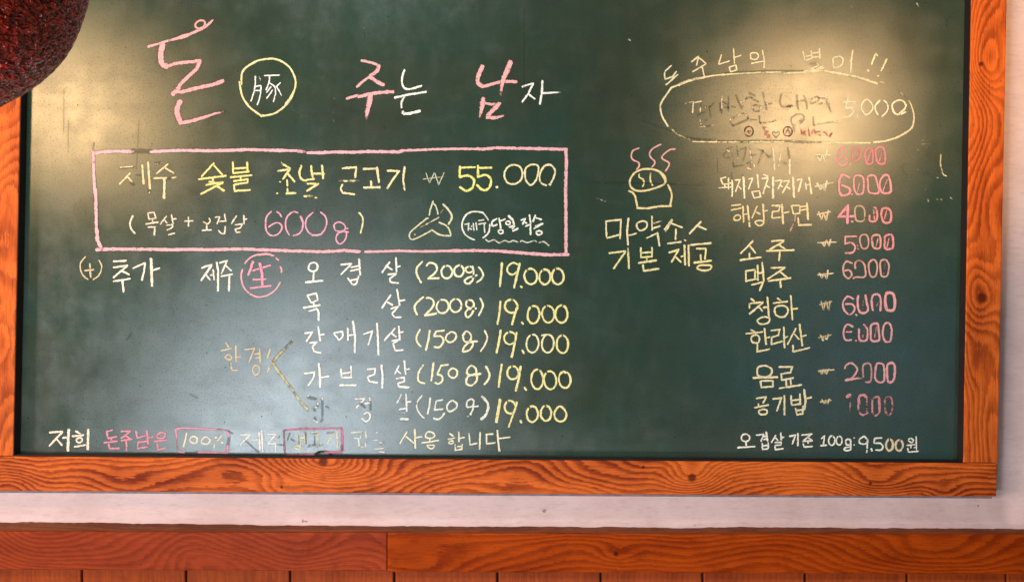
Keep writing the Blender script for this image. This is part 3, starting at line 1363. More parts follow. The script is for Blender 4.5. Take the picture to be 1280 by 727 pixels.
@chalk_drawing|pale chalk sketch of a pepper with leaves
R 490 240 8.075
C 214 208 150
W 2.1
s 415,90 385,180 375,235
c 415,110 445,150 465,222
c 350,265 260,340 190,400 175,450 200,478 260,460 400,387
c 400,380 480,430 570,440 592,430 560,350 475,305 w=2.5
c 515,122 570,180 605,250 570,325 w=2.8
s 475,255 390,300 p=.75
s 390,300 285,360 p=.4
s 490,210 515,180 p=.35
s 225,420 235,430 p=.6
s 355,265 365,268 w=3
@chalk_circle|thin white chalk ring around two tiny syllables
R 570 245 8.53
C 226 226 205
c 295,185 270,172 200,165 150,175 100,210 65,290 75,370 120,430 200,467 w=2.2
c 300,190 330,230 345,260 p=.45
c 362,300 350,380 320,420 285,445 w=2.2
@chalk_line|white chalk words beside the thin ring
W 1.8
s 92,302 142,294
s 135,300 130,367
s 140,342 167,356
s 160,325 185,315 p=.8
s 185,288 190,367
s 213,282 222,362
s 220,300 290,288 p=.3
s 240,262 300,252
s 240,300 318,288
s 300,295 305,390
C 240 238 215
W 2.4
c 435,240 385,275 390,318 440,302
s 460,235 478,345
s 470,268 525,245
o 455,365 500,365 495,395 460,395
o 535,275 570,270 575,300 540,302
s 560,208 605,255 w=3.2
s 600,235 622,310
s 565,330 628,318
s 625,322 600,350
s 605,372 662,345 w=2.8
s 693,257 742,240
s 740,242 708,302
s 728,275 757,292
s 783,200 797,300
s 742,322 790,302
s 795,310 795,412
s 845,203 820,275
s 848,230 912,252
s 925,290 845,322
s 830,347 925,292
o 855,385 895,370 917,395 880,415
C 205 205 180
c 315,460 350,485 400,465 430,480 460,497 520,475 570,490 610,475 660,493 w=1.8 p=.75
c 685,487 705,475 760,495 830,475 860,488 w=1.8 p=.75
c 885,497 930,485 965,505 990,530 w=1.9 p=.7
@chalk_circle|thin tan chalk ring around a plus sign
R 85 305 8
C 214 184 125
W 1.9
c 175,125 128,185 125,250 150,310 200,353 p=.9
c 310,160 337,225 310,310 250,355
s 218,195 226,332 w=2.2
s 168,264 258,255 w=2.2
@chalk_word|white chalk word beside the plus sign
C 242 228 200
W 2.6
s 453,173 582,165
s 453,234 597,213
s 592,218 453,335
s 545,270 612,305
s 453,372 622,345
s 543,360 557,478 w=3
s 650,240 772,188
s 770,188 762,270 738,362
s 830,143 840,418 w=3.7
s 850,262 917,240
@chalk_word|thin white chalk word left of the pink ring
R 235 305 9.085
C 242 230 205
W 2.4
s 155,270 272,230
s 270,235 150,412 w=2.9
s 205,345 252,407
s 255,352 290,345
s 285,290 297,407
s 325,205 342,300 340,532 w=3
s 358,212 447,190
s 440,195 378,337
s 425,240 492,302
s 373,367 507,340
s 470,360 465,532 w=2.7
@chalk_circle|pink chalk ring around a pink character
C 236 155 168
W 2.4
c 645,222 700,160 790,120 880,115 975,132
s 800,122 880,112 940,118 w=3.2
s 1000,155 1030,187
c 1048,255 1062,290 1060,322
c 1050,430 990,520 900,580 800,600 702,565
c 690,555 640,500 610,420 605,340 620,285
@chalk_character|pink chalk character inside the pink ring
C 238 140 165
s 740,195 715,270 683,350 w=3.8
s 735,300 830,272 935,240 w=3
s 815,215 840,330 845,470 w=3.8
s 735,402 885,398 w=2.6
s 708,500 942,472 w=3
@chalk_line|first of the cut names, three white syllables
R 370 310 8
C 242 240 222
W 2.5
o 125,190 150,150 200,150 215,195 190,230 140,225
s 178,235 172,332
s 93,342 270,325 w=2.8
s 448,165 557,155
s 552,160 450,262
s 550,192 632,175
s 545,227 632,210
s 630,108 642,267 w=2.9
s 518,298 562,362
c 625,278 605,350 575,367
s 545,322 612,310
s 937,138 862,242 w=2.8
s 908,180 962,217
s 1000,95 1005,237
s 1015,187 1042,180
s 918,263 1002,254
s 1000,258 938,305
s 938,305 945,340 1027,350 w=2.6
@chalk_line|second of the cut names, two white syllables
s 113,473 152,542
s 118,470 207,450
s 205,455 217,520
s 150,545 217,520
s 175,540 180,577
s 73,597 242,568 w=2.8
s 130,630 207,605
c 205,605 225,640 225,722 w=3
s 947,468 860,597 w=2.9
s 908,535 967,570
s 1010,412 1037,572 w=2.7
s 1030,527 1090,518
s 948,605 1027,580
s 1020,585 963,650
s 963,655 987,692 1052,690 w=2.7
@chalk_weight|white bracketed weight of the first cut
R 510 315 8.555
C 240 232 160
W 2.8
c 155,100 95,170 95,240 142,327
C 242 236 178
c 195,147 230,115 290,130 310,180 280,230 213,282
s 213,283 332,278 w=2.9
e 415 213 58 68
e 545 202 52 60 w=3
e 655 186 40 32
c 690,150 702,230 690,300 645,338 605,315 630,280 738,246
c 755,158 800,220 790,280 735,322 w=2.6
@chalk_weight|white bracketed weight of the second cut
C 242 236 178
c 165,478 90,545 70,600 100,668
c 195,490 240,490 275,530 260,590 178,677
s 178,678 307,655 w=3
e 370 580 64 72
e 510 570 62 70
e 662 555 42 43
c 705,540 692,640 640,697 615,660 640,615 730,600
c 770,492 802,570 755,677
@chalk_price|yellow chalk price of the first cut
R 600 315 8.075
C 240 228 130
W 2.9
s 222,108 215,200 200,347 w=3.1
c 385,125 330,108 280,150 280,200 330,227 380,190 w=2.6
s 402,112 375,230 343,360 w=3.1
s 408,345 424,355 w=3.2
e 512 245 64 78
e 655 250 56 76
e 785 245 60 80 w=3.1
@chalk_price|yellow chalk price of the second cut
C 240 228 115
s 207,493 195,620 175,727 w=3.1
e 315 545 64 66 w=3.1
s 380,540 352,620 322,730 w=3
s 422,705 437,727 w=3
e 540 630 60 90
e 688 625 62 85 w=2.6
e 822 625 62 88 w=3
@chalk_line|third of the cut names, four white syllables
R 370 395 8
C 242 240 228
W 2.5
s 88,170 165,160
s 160,165 103,252
s 222,105 242,247 w=2.7
s 235,187 282,180
s 138,267 212,258
s 207,262 165,302
s 165,305 180,350 247,368
s 378,170 430,238
s 385,165 467,150
c 465,150 465,205 430,237
s 518,118 520,242 w=2.7
s 525,192 592,182
s 570,50 590,200 587,362 w=3
s 675,180 767,148
s 762,155 723,287 w=2.7
s 810,70 820,250 825,387 w=3
s 990,120 883,242
s 945,165 1002,207
s 1028,98 1037,237 w=2.6
s 1040,162 1072,155
s 958,247 1022,235
s 1020,240 968,275
s 972,280 992,342 1072,338
@chalk_line|fourth of the cut names, four white syllables
s 83,573 187,558
c 185,560 170,620 123,692
s 228,473 240,600 240,712 w=3.1
s 250,612 327,598
s 448,523 456,605
s 550,498 552,610
s 463,572 547,560
s 453,613 557,610
s 438,688 600,688 w=3
s 713,530 797,523
s 795,528 785,580
s 720,602 787,580
s 715,605 735,652 817,665
s 853,488 867,600 862,717 w=3
s 1030,493 988,577
s 1008,540 1047,572
s 1083,443 1097,582 w=2.6
s 1100,532 1137,525
s 1003,622 1087,610
s 1085,615 1080,655
s 1018,667 1082,655
s 1018,670 1030,705 1132,710 w=2.8
@chalk_weight|white bracketed weight of the third cut
R 510 400 8.075
C 242 234 172
W 2.6
c 122,92 85,170 95,225 132,267
s 220,103 205,200 180,302 w=3.1
s 367,103 285,112 260,160
c 260,162 330,162 357,210 320,270 263,270 w=2.8
o 400,140 450,118 487,150 470,200 420,222 380,190
o 555,160 590,110 635,150 625,210 575,215 w=2.8
o 640,222 657,240 620,300 555,315 570,265 610,228 w=2.8
s 640,215 702,213 w=3
c 773,103 800,170 780,240 733,312
@chalk_weight|white bracketed weight of the fourth cut
c 155,450 110,520 100,590 115,620 170,637
s 258,428 247,520 235,612 w=3
s 407,448 335,457 295,545
c 295,545 340,560 347,610 310,640 273,630 w=2.8
o 410,520 450,485 495,510 490,560 455,582 415,560
o 595,510 635,458 685,490 680,540 610,547 w=2.8
o 620,560 690,555 692,610 640,657 592,640 592,590 w=2.8
s 665,545 735,540 w=3.6
c 785,463 822,540 810,600 768,647 w=3
@chalk_price|yellow chalk price of the third cut
R 600 405 8.077
C 240 230 125
W 2.7
s 210,58 195,160 166,290 w=3.3
e 303 140 60 62
s 370,83 350,200 320,332 w=3
s 427,262 442,294 w=3.2
C 242 232 150
e 530 195 62 92 w=2.5
e 685 195 60 92 w=2.6
s 622,112 692,103
C 240 228 125
e 832 202 58 90 w=2.9
@chalk_price|yellow chalk price of the fourth cut
s 220,403 205,500 188,632 w=3.1
e 332 490 58 66 w=2.9
s 412,423 392,550 360,672 w=3.3
s 450,635 467,667 w=3.1
e 578 555 60 98
e 708 565 62 92
e 855 560 60 82 w=3
s 840,475 870,490 w=3.2
@chalk_word|tan chalk word before the angle mark
R 265 415 6.057
C 214 190 140
W 2.1
s 105,78 127,115
s 70,140 147,120
o 100,190 125,170 150,190 130,210
s 180,103 182,222 w=2.5
s 185,192 217,187
s 143,235 150,287 192,285
s 248,132 325,122
s 322,122 280,227
s 360,122 366,227
s 325,165 362,160
s 330,197 362,190
o 305,280 335,250 362,275 350,312 325,322
s 442,125 418,197 w=2.6
s 430,265 435,278 w=2.8
s 428,280 418,302 p=.8
@chalk_bracket|olive chalk angle mark pointing at the cut names
C 205 188 125
W 3.0
s 612,62 525,150 p=.45 w=3.4
s 530,145 455,235 p=.7 w=3.4
C 200 182 120
s 525,150 455,230 p=.7 w=2.6
s 448,232 468,240 w=4 p=.8
C 205 190 130
s 460,240 520,320 620,450 p=.65 w=3.2
s 620,450 665,520 720,582 p=.5 w=3.2
@chalk_line|fifth of the cut names, worn and dark in the window glare
R 375 480 8.533
C 225 226 220
W 2.4
s 72,132 178,157 g w=3
s 80,125 95,120 p=.6
s 175,185 200,215 g
s 185,195 195,215 p=.7
s 200,225 150,250 158,285 g w=2.6
s 160,245 180,245 p=.7
s 235,135 240,365 g w=2.8
s 236,140 238,165 p=.7
s 270,235 310,245 g
s 150,345 180,405 g w=2.6
s 150,380 185,405 p=.6
s 220,400 240,370 g
s 588,155 692,153
s 688,160 640,200 p=.6
s 630,225 600,248
s 640,200 697,252 g w=2.6
s 743,140 750,180 p=.9
s 750,180 752,272 g w=2.8
s 693,203 745,198
c 680,320 720,300 747,325 740,370 697,397 660,362 w=2.6
s 1080,108 1035,197 p=.65
s 1075,150 1097,180 p=.3
s 1132,103 1138,287 w=2.6
s 1145,187 1182,183
s 1058,267 1130,255 w=2.6
s 1065,305 1115,310 p=.5
s 1070,370 1155,372 w=3.4 p=.85
@chalk_weight|white bracketed weight of the fifth cut
R 505 480 10.667
C 226 228 205
W 2.2
c 240,150 180,230 170,310 210,390 268,450 p=.85
s 350,180 340,280 313,397 w=2.8
s 517,205 430,222 405,337
s 403,340 520,330 w=2.8
c 540,380 500,440 450,467 393,450 w=2.6
o 640,215 705,260 690,320 620,360 580,340 575,280 w=2.7
c 935,230 900,195 850,220 835,275 850,305 920,290 w=2.3
s 930,225 920,330 885,405 w=2.6
s 920,302 992,288
s 845,425 860,425 p=.6
c 1040,160 1110,240 1122,320 1080,420 1025,465 w=3.6 p=.85
@chalk_price|yellow chalk price of the fifth cut
R 600 485 10.667
C 240 224 125
W 2.9
s 268,145 245,300 215,452 w=4.2
e 402 250 72 86 w=3
s 485,180 490,210 440,350 380,518 w=2.7
s 540,425 552,462 w=3.4
e 698 342 75 105
e 880 332 70 100 w=3.1
o 1060,238 1130,290 1152,360 1120,425 1060,440 1005,400 995,320
@chalk_line|bottom line of the board, first word pale
R 50 520 7.53
C 238 218 188
W 2.7
s 88,152 212,143 p=.85
s 212,146 88,277
s 150,205 207,272
s 213,202 262,195
s 270,122 262,325 w=4
s 335,138 377,162
s 303,187 412,175
o 345,215 375,200 400,220 375,245 350,240
s 323,287 427,268
s 455,122 450,312 w=3.7
@chalk_line|bottom line of the board, pink word
C 228 125 150
W 2.5
s 625,142 682,128
s 628,148 640,202
s 638,207 722,190
s 672,210 675,240
s 603,247 727,233
s 645,257 655,302 747,300 w=2.8
s 763,142 852,138
s 847,145 763,207
s 800,180 852,210
s 763,228 867,213
s 812,225 815,322 w=2.7
s 903,140 917,200 w=2.9
s 912,202 992,183
s 1005,133 1017,272 w=2.9
s 1020,202 1062,193
s 923,240 920,302
s 918,302 1012,285 w=2.8
s 928,242 1007,233
o 1100,185 1135,150 1177,165 1165,200 1120,207
s 1073,237 1192,222
s 1103,257 1110,312
s 1108,314 1177,298 w=2.8
@chalk_border|small pink chalk box with dull corners
R 205 520 9.143
C 226 130 160
W 2.6
s 140,145 200,133 300,135 460,145
s 460,145 600,145 700,158 p=.75 w=2.2
s 132,148 145,240 w=3
s 142,240 150,330 160,402 p=.5 w=2
s 160,402 235,412 p=.7
s 235,412 390,410 g w=1.6
s 390,410 530,412 w=2.4
s 530,412 735,418 p=.8 w=2
s 730,165 742,240 w=3.6 p=.75
s 700,155 790,195 g w=2.4
s 742,240 728,330 g w=4
s 728,330 718,420 w=3.4 p=.55
@chalk_line|pale chalk percentage inside the small pink box
C 234 218 180
W 2.2
s 260,188 245,260 220,347 w=2.5
o 300,250 335,228 377,250 370,300 340,307 300,285
o 430,275 475,232 525,272 490,318 440,305
s 662,222 610,277
s 585,240 605,242 w=3
s 655,298 672,302 w=2.8
s 580,325 572,357 w=2.6
@chalk_line|thin pale chalk word between the pink boxes
C 232 230 220
W 1.9
s 868,210 992,210
s 987,213 873,322
s 930,275 1080,412 g w=2.4
s 1010,272 1082,265
s 1087,190 1095,380 w=2.8 p=.8
s 1115,163 1130,402 w=2.4
R 325 520 8
s 80,177 157,180
s 155,185 80,267
s 83,275 162,270
s 170,280 240,290 g
s 155,280 155,362
s 195,200 160,225 p=.4
@chalk_border|dull magenta chalk box in the window glare
C 210 95 140
W 2.4
s 232,142 320,132 400,125 560,122 p=.55
s 560,122 822,118 p=.7
s 820,122 827,340 w=2.8 p=.85
s 822,285 815,345 g w=2.4
s 640,360 822,355 w=2.9
s 238,150 250,372 p=.3
s 258,387 400,385 540,380 p=.75
s 540,378 600,352 640,358 g w=2.2
@chalk_word|worn olive chalk word inside the magenta box
C 222 212 160
W 2.1
s 300,165 275,237 g w=2 f=.35
s 308,222 347,252 g w=2 f=.35
s 390,180 402,285 p=.8
s 385,190 395,280 g
s 440,180 452,262 p=.8
s 400,217 442,210 p=.75
o 350,310 380,290 405,310 385,325 p=.8
s 508,165 582,170 g
s 515,160 575,158 p=.8
s 580,172 580,242 p=.8
s 545,200 545,282 g
s 485,292 627,285 p=.3 w=2.6
s 665,165 742,160 g w=2 f=.35
s 740,168 668,272
s 770,150 775,312 p=.8
s 455,155 460,275 g
@chalk_word|faint rubbed chalk word on the bottom line
C 226 224 210
W 2
s 910,165 1022,153 p=.8
s 1020,158 1000,217 p=.8
s 943,217 992,223 p=.75
s 985,225 990,302 w=2.5
s 1057,150 1062,217 p=.8
s 1055,235 1055,305 p=.6
s 990,305 1055,307 p=.5
s 1160,165 1175,160 p=.75
s 1120,240 1177,237 p=.5
s 1200,265 1215,265 p=.7
s 1205,275 1210,310 p=.3
s 1150,327 1232,320 p=.5
s 1195,355 1242,357 w=2.8 p=.8
@chalk_line|bottom line of the board, last two words
R 480 525 7.53
C 236 228 185
W 2.2
s 217,105 150,217 p=.9
s 208,150 282,217
s 290,83 295,260 w=2.8
s 300,162 357,152 p=.8
o 390,150 410,110 460,115 475,150 430,170 w=2.5
s 430,175 430,197
s 355,212 517,188
o 405,240 440,232 475,238 447,268
s 620,122 650,150 w=2.6
s 603,177 667,165
o 608,207 640,190 652,210 628,220
s 705,108 705,200
s 710,168 757,160
s 670,225 672,287
s 737,225 730,277
s 690,247 735,243
s 675,280 737,270
s 800,122 810,225
s 808,230 877,215
s 905,113 900,270 w=2.6
s 957,132 1027,128
s 965,135 965,215
s 963,220 1047,210
s 1067,93 1075,200 1087,292 w=2.7
s 1080,170 1187,158
s 1085,292 1082,330 p=.3
@chalk_smudge|old scratches and rubbed streaks across the board
R 0 0 1
C 170 170 150
W 1.6
s 80,112 79.5,165 g w=1.3
s 85.5,150 85,190 g w=1.1
s 174,150 172,185 g w=1.5
s 172,190 170,212 g w=1.5
s 655,12 655,112 g w=1.8
s 742,228 800,229 845,230 g w=1.8
s 800,228.5 880,232 p=.28 w=1.4
s 418,118 417,152 p=.36 w=1.2
s 572,140 568,172 p=.3 w=1.4
s 455,34 456,52 p=.28 w=1.2
s 745,247 757,252 p=.6 w=2
s 785,49 788,51 p=.7 w=2
s 1146,4 1148,8 p=.7 w=2
s 1064,8 1068,11 p=.6 w=2
s 560,200 566,206 g w=1.2
s 479,158 482,161 g w=2.6
s 800,150 840,164 g w=1.5
s 930,297 926,305 p=.4 w=2
s 1185,22 1183,34 g w=1.6
s 165,415 158,425 g w=2
s 237,492 247,497 g w=2.4
s 641,558 642,560 p=.7 w=2
s 600,560 603,556 p=.5 w=2
c 391,572 396,566 404,564 412,566 417,572 g f=.8 w=3
'''


# ------------------------------------------------------------------ the wall and its wooden panelling
M_PLASTER = plaster_material()
ORANGE_L, ORANGE_D = (0.58, 0.118, 0.017, 1), (0.145, 0.014, 0.002, 1)
BROWN_L, BROWN_D = (0.40, 0.080, 0.016, 1), (0.17, 0.026, 0.006, 1)
Wd = 0.020                                    # the wall lies 2 cm behind the board surface

wv = [Vector((-2.2, Wd, 0)), Vector((2.2, Wd, 0)), Vector((2.2, Wd, 3.0)), Vector((-2.2, Wd, 3.0))]
wb = [v + Vector((0, 0.12, 0)) for v in wv]
wall = mesh_obj('plaster_wall', wv + wb,
                [(0, 1, 2, 3), (7, 6, 5, 4), (1, 5, 6, 2), (0, 3, 7, 4), (3, 2, 6, 7), (0, 4, 5, 1)], M_PLASTER)
tag(wall, 'pale pinkish painted plaster wall behind the framed chalkboard', 'wall')

wains = thing('wainscot', 'reddish brown wooden wainscot with a wide cap rail below the white wall strip', 'wainscot',
              (0, 0, 0))
d0 = 0.012                                    # front face of the cap rail in front of the board surface plane
back = -Wd + 0.002
w_cap_l = wood_material('stained_cap_board', 'x', (0.29, 0.038, 0.006, 1), (0.13, 0.012, 0.002, 1), 4.3, N=26, sa=2.2, sb=5.5,
                        rough=0.45, contrast=0.75, spec=0.10,
                        knots=[(-0.93, 0.85, 0.14, 0.05, 5, 0.002)])
w_cap_r = wood_material('stained_cap_board_darker', 'x', (0.33, 0.046, 0.002, 1), (0.13, 0.012, 0.001, 1), 9.1, N=22, sa=1.7, sb=5.0,
                        rough=0.5, contrast=0.85, spec=0.05,
                        knots=[(0.27, 0.89, 0.05, 0.03, 2, 0.006), (0.29, 0.832, 0.03, 0.012, 2, 0.004)])
w_plank = wood_material('stained_plank', 'z', (0.30, 0.050, 0.008, 1), (0.15, 0.020, 0.004, 1), 2.2, N=8, sb=7, contrast=0.4)
w_ledge = wood_material('dark_ledge', 'x', (0.16, 0.040, 0.012, 1), (0.07, 0.016, 0.005, 1), 6.6, N=9, contrast=0.6)
cap_l = bevel(slab('cap_board', [(-60, 663.5), (483.6, 665.5), (483.6, 713.5), (-60, 711.5)], d0, back, w_cap_l, wains), 0.0025)
cap_r = bevel(slab('cap_board', [(484.2, 666), (1345, 668), (1345, 717.5), (484.2, 714.5)], d0 - 0.001, back, w_cap_r, wains), 0.002)

cap_l['label'] = 'redder cap board at the left end of the rail'
cap_r['label'] = 'browner, longer cap board right of the joint'

# thin moulding on top of the cap boards, its upper edge ragged where the wall paint ran over it
N = 260
fv, bv, lv = [], [], []
for i in range(N + 1):
    x = -60 + 1405 * i / N
    y = 656.5 + (x / 1280) * 7.5 + (3.2 if x > 330 else 3.2 * max(0, (x - 60) / 270)) * (0.6 if x < 900 else 0.3)
    y += 1.2 * (mnoise.noise(Vector((x * 0.05, 1.3, 0)))) + 0.7 * mnoise.noise(Vector((x * 0.22, 4.3, 0)))
    fv.append(P(x, y, d0 - 0.005))
    lv.append(P(x, 664.5 + x * 0.0025, d0 - 0.005))
    p = fv[-1]
    bv.append(Vector((p.x, -back, p.z + 0.002)))
verts = fv + lv + bv
faces = []
for i in range(N):
    faces.append((N + 1 + i, N + 2 + i, i + 1, i))
    faces.append((i, i + 1, 2 * N + 3 + i, 2 * N + 2 + i))
mesh_obj('ledge_moulding', verts, faces, w_ledge, wains)

edges = [-28, 102, 232.5, 362.5, 493, 622, 751, 878.5, 1006.5, 1134, 1258, 1390]
for i in range(len(edges) - 1):
    a, b = edges[i] + 1.3, edges[i + 1] - 1.3
    ya, yb = 713 + a * 0.0032, 713 + b * 0.0032
    bevel(slab('plank', [(a, ya - 6), (b, yb - 6), (b, yb + 120), (a, ya + 120)], 0.0, back, w_plank, wains), 0.003)
slab('backing_panel', [(-60, 700), (1350, 704), (1350, 840), (-60, 836)], -0.012, back + 0.001,
     plain_material('dark_backing', (0.03, 0.012, 0.006, 1), 0.8), wains)

# ------------------------------------------------------------------ the chalkboard and its frame
base = P(620, 620, 0)
board = thing('chalkboard', 'large green chalkboard menu covered in coloured chalk writing, in a wide orange wooden frame',
              'chalkboard', (base.x, 0, base.z))
M_BOARD = board_material()
FD = 0.030                                    # the frame stands 3 cm proud of the writing surface
quad = [(-14, -60), (1236, -60), (1228, 604), (-8, 598)]
f = [P(x, y, 0) for x, y in quad]
b = [Vector((v.x, 0.012, v.z)) for v in f]
surf = mesh_obj('writing_surface', f + b,
                [(3, 2, 1, 0), (4, 5, 6, 7), (0, 1, 5, 4), (1, 2, 6, 5), (2, 3, 7, 6), (3, 0, 4, 7)], M_BOARD, board)


def kn(px, py, wa, wb, amp, r, vert=False):
    p = P(px, py, FD) - board.location
    return (p.z, p.x, wa, wb, amp, r) if vert else (p.x, p.z, wa, wb, amp, r)


w_bot = wood_material('orange_pine_rail', 'x', ORANGE_L, ORANGE_D, 1.7, N=26, sa=1.9, sb=5.5, knots=[
    kn(865, 597, 0.075, 0.040, 6.5, 0.011), kn(404, 577, 0.10, 0.045, 6.0, 0.012), kn(352, 608, 0.05, 0.03, 1.6, 0.004),
    kn(804, 583, 0.05, 0.03, 1.5, 0.004), kn(1088, 603, 0.08, 0.03, 2.2, 0.004), kn(1180, 622, 0.05, 0.04, 3.0, 0.002),
    kn(52, 612, 0.06, 0.06, 2.6, 0.001)])
w_right = wood_material('orange_pine_upright', 'z', ORANGE_L, ORANGE_D, 5.2, N=20, sa=1.9, sb=5.5, lin_rings=40, contrast=0.85, knots=[
    kn(1227, 80, 0.085, 0.05, 5.5, 0.006, True), kn(1228, 372, 0.075, 0.05, 4.5, 0.013, True),
    kn(1216, 455, 0.06, 0.02, 1.6, 0.0005, True), kn(1236, 20, 0.08, 0.07, 2.5, 0.0005, True)])
w_left = wood_material('orange_pine_upright_plain', 'z', ORANGE_L, ORANGE_D, 8.4, N=20, sa=1.9, sb=5.5, lin_rings=40, contrast=0.7, knots=[
    kn(0, 425, 0.07, 0.05, 3.0, 0.0005, True), kn(6, 240, 0.05, 0.04, 1.4, 0.0005, True)])
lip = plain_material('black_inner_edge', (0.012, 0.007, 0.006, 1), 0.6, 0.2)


def lx(y):
    return 25.5 - (y - 110) * 0.0205         # inner edge of the left upright


def rx(y):
    return 1214.3 - y * 0.0172               # inner edge of the right upright


bb = 0.0005 - Wd
bevel(slab('frame_rail', [(-70, 569.6), (1246.8, 578.8), (1245.5, 620.2), (-70, 612.6)], FD, bb, w_bot, board), 0.002)
bevel(slab('frame_rail', [(lx(-60) - 46, -60), (lx(-60), -60), (lx(569), 569.6), (lx(569) - 46, 569.2)], FD - 0.0006, bb, w_left, board), 0.002)
bevel(slab('frame_rail', [(rx(-60), -60), (rx(-60) + 44.5, -60), (rx(578) + 43, 578.2), (rx(578), 577.8)], FD - 0.0006, bb, w_right, board), 0.002)
bevel(slab('frame_rail', [(-70, -104), (1262, -104), (1262, -61), (-70, -61)], FD, bb, w_bot, board), 0.002)
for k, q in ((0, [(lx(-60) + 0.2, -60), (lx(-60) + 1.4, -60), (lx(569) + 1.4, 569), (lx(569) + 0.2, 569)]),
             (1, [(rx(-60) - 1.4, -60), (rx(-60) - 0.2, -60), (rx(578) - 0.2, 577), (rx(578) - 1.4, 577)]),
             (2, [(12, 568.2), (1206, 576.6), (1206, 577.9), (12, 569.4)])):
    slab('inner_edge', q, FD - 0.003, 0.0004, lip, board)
slab('frame_shadow_strip', [(-70, 560), (1244, 560), (1240, 622.6), (-70, 615.0)], -0.004, bb,
     plain_material('shadowed_wall_grey', (0.26, 0.19, 0.20, 1), 0.8), board)  # grey strip under the rail stands in for the frame's shadow on the wall

# ------------------------------------------------------------------ chalk
M_CHALK = chalk_material()


def catmull(p, closed):
    n = len(p)
    if n < 3:
        return p
    out = []
    segs = n if closed else n - 1
    for i in range(segs):
        g = (lambda j: p[j % n]) if closed else (lambda j: p[max(0, min(n - 1, j))])
        a, b_, c, d = g(i - 1), g(i), g(i + 1), g(i + 2)
        for k in range(8):
            t = k / 8
            out.append(tuple(0.5 * (2 * b_[q] + (c[q] - a[q]) * t + (2 * a[q] - 5 * b_[q] + 4 * c[q] - d[q]) * t * t
                                    + (3 * b_[q] - a[q] - 3 * c[q] + d[q]) * t ** 3) for q in (0, 1)))
    out.append(p[0] if closed else p[-1])
    return out


def resample(p, step=0.8):
    out = [p[0]]
    acc = 0.0
    for a, b_ in zip(p, p[1:]):
        L = math.hypot(b_[0] - a[0], b_[1] - a[1])
        if L == 0:
            continue
        t = step - acc
        while t <= L:
            out.append((a[0] + (b_[0] - a[0]) * t / L, a[1] + (b_[1] - a[1]) * t / L))
            t += step
        acc = L - (t - step)
    if math.hypot(out[-1][0] - p[-1][0], out[-1][1] - p[-1][1]) > 0.15:
        out.append(p[-1])
    return out


class Ribbon:
    def __init__(self):
        self.v, self.f, self.c, self.a, self.m = [], [], [], [], []
        self.k = 0

    def add(self, pts, w, col, press, taper, closed, film):
        w = w * 0.87
        press = (0.30 + 0.55 * press if self.soft else 0.42 + 0.58 * press) if press > 0.05 else (0.40 if film > 0.3 else 0.3)
        if not closed and len(pts) > 1:      # a round stick overshoots its path a little
            (x0, y0), (x1, y1) = pts[0], pts[1]
            L = math.hypot(x1 - x0, y1 - y0) or 1
            pts[0] = (x0 - (x1 - x0) / L * w * 0.22, y0 - (y1 - y0) / L * w * 0.22)
            (x0, y0), (x1, y1) = pts[-1], pts[-2]
            L = math.hypot(x1 - x0, y1 - y0) or 1
            pts[-1] = (x0 - (x1 - x0) / L * w * 0.22, y0 - (y1 - y0) / L * w * 0.22)
        p = resample(pts)
        n = len(p)
        if n < 2:
            return
        seed = random.uniform(0, 500)
        self.k += 1
        d = 0.00025 + 0.00003 * (self.k % 20)
        base = len(self.v)
        wob = 0.22 if n > 12 else 0.10
        for i in range(n):
            a, b_ = p[max(0, i - 1)], p[min(n - 1, i + 1)]
            tx, ty = b_[0] - a[0], b_[1] - a[1]
            L = math.hypot(tx, ty) or 1
            nx, ny = -ty / L, tx / L
            u = i / (n - 1)
            wid = w * (1.0 + 0.30 * mnoise.noise(Vector((i * 0.16, seed, 0))) + 0.14 * mnoise.noise(Vector((i * 0.7, seed, 3))))
            pr = press * (1.0 + 0.30 * mnoise.noise(Vector((i * 0.10, seed, 9)))) if press > 0.05 else press
            if press > 0.05:
                pr = min(pr, 0.88)
            if not closed:
                e = min(i, n - 1 - i)
                if e == 0:
                    wid *= 0.62
                elif e == 1:
                    wid *= 0.9
            if taper:
                wid *= 1.0 - 0.62 * max(0, (u - 0.35) / 0.65) ** 1.3
                pr *= 1.0 - 0.45 * max(0, (u - 0.7) / 0.3)
            cx = p[i][0] + wob * mnoise.noise(Vector((i * 0.22, seed, 5)))
            cy = p[i][1] + wob * mnoise.noise(Vector((i * 0.22, seed, 7)))
            h = wid * 0.5 * 1.62
            for sgn in (-1, 1):
                self.v.append(P(cx + nx * h * sgn, cy + ny * h * sgn, d))
                self.c.append((col[0], col[1], col[2], max(0.0, pr)))
                self.a.append(float(sgn))
                self.m.append(film)
        for i in range(n - 1):
            q = base + 2 * i
            self.f.append((q, q + 1, q + 3, q + 2))

    def build(self, name, label):
        o = mesh_obj(name, self.v, self.f, M_CHALK, board)
        me = o.data
        ca = me.color_attributes.new('tint', 'FLOAT_COLOR', 'POINT')
        ca.data.foreach_set('color', [x for c in self.c for x in c])
        aa = me.attributes.new('across', 'FLOAT', 'POINT')
        aa.data.foreach_set('value', self.a)
        fa = me.attributes.new('film', 'FLOAT', 'POINT')
        fa.data.foreach_set('value', self.m)
        # faces must look at the room
        if me.polygons and me.polygons[0].normal.y > 0:
            me.flip_normals()
        o['label'] = label
        return o


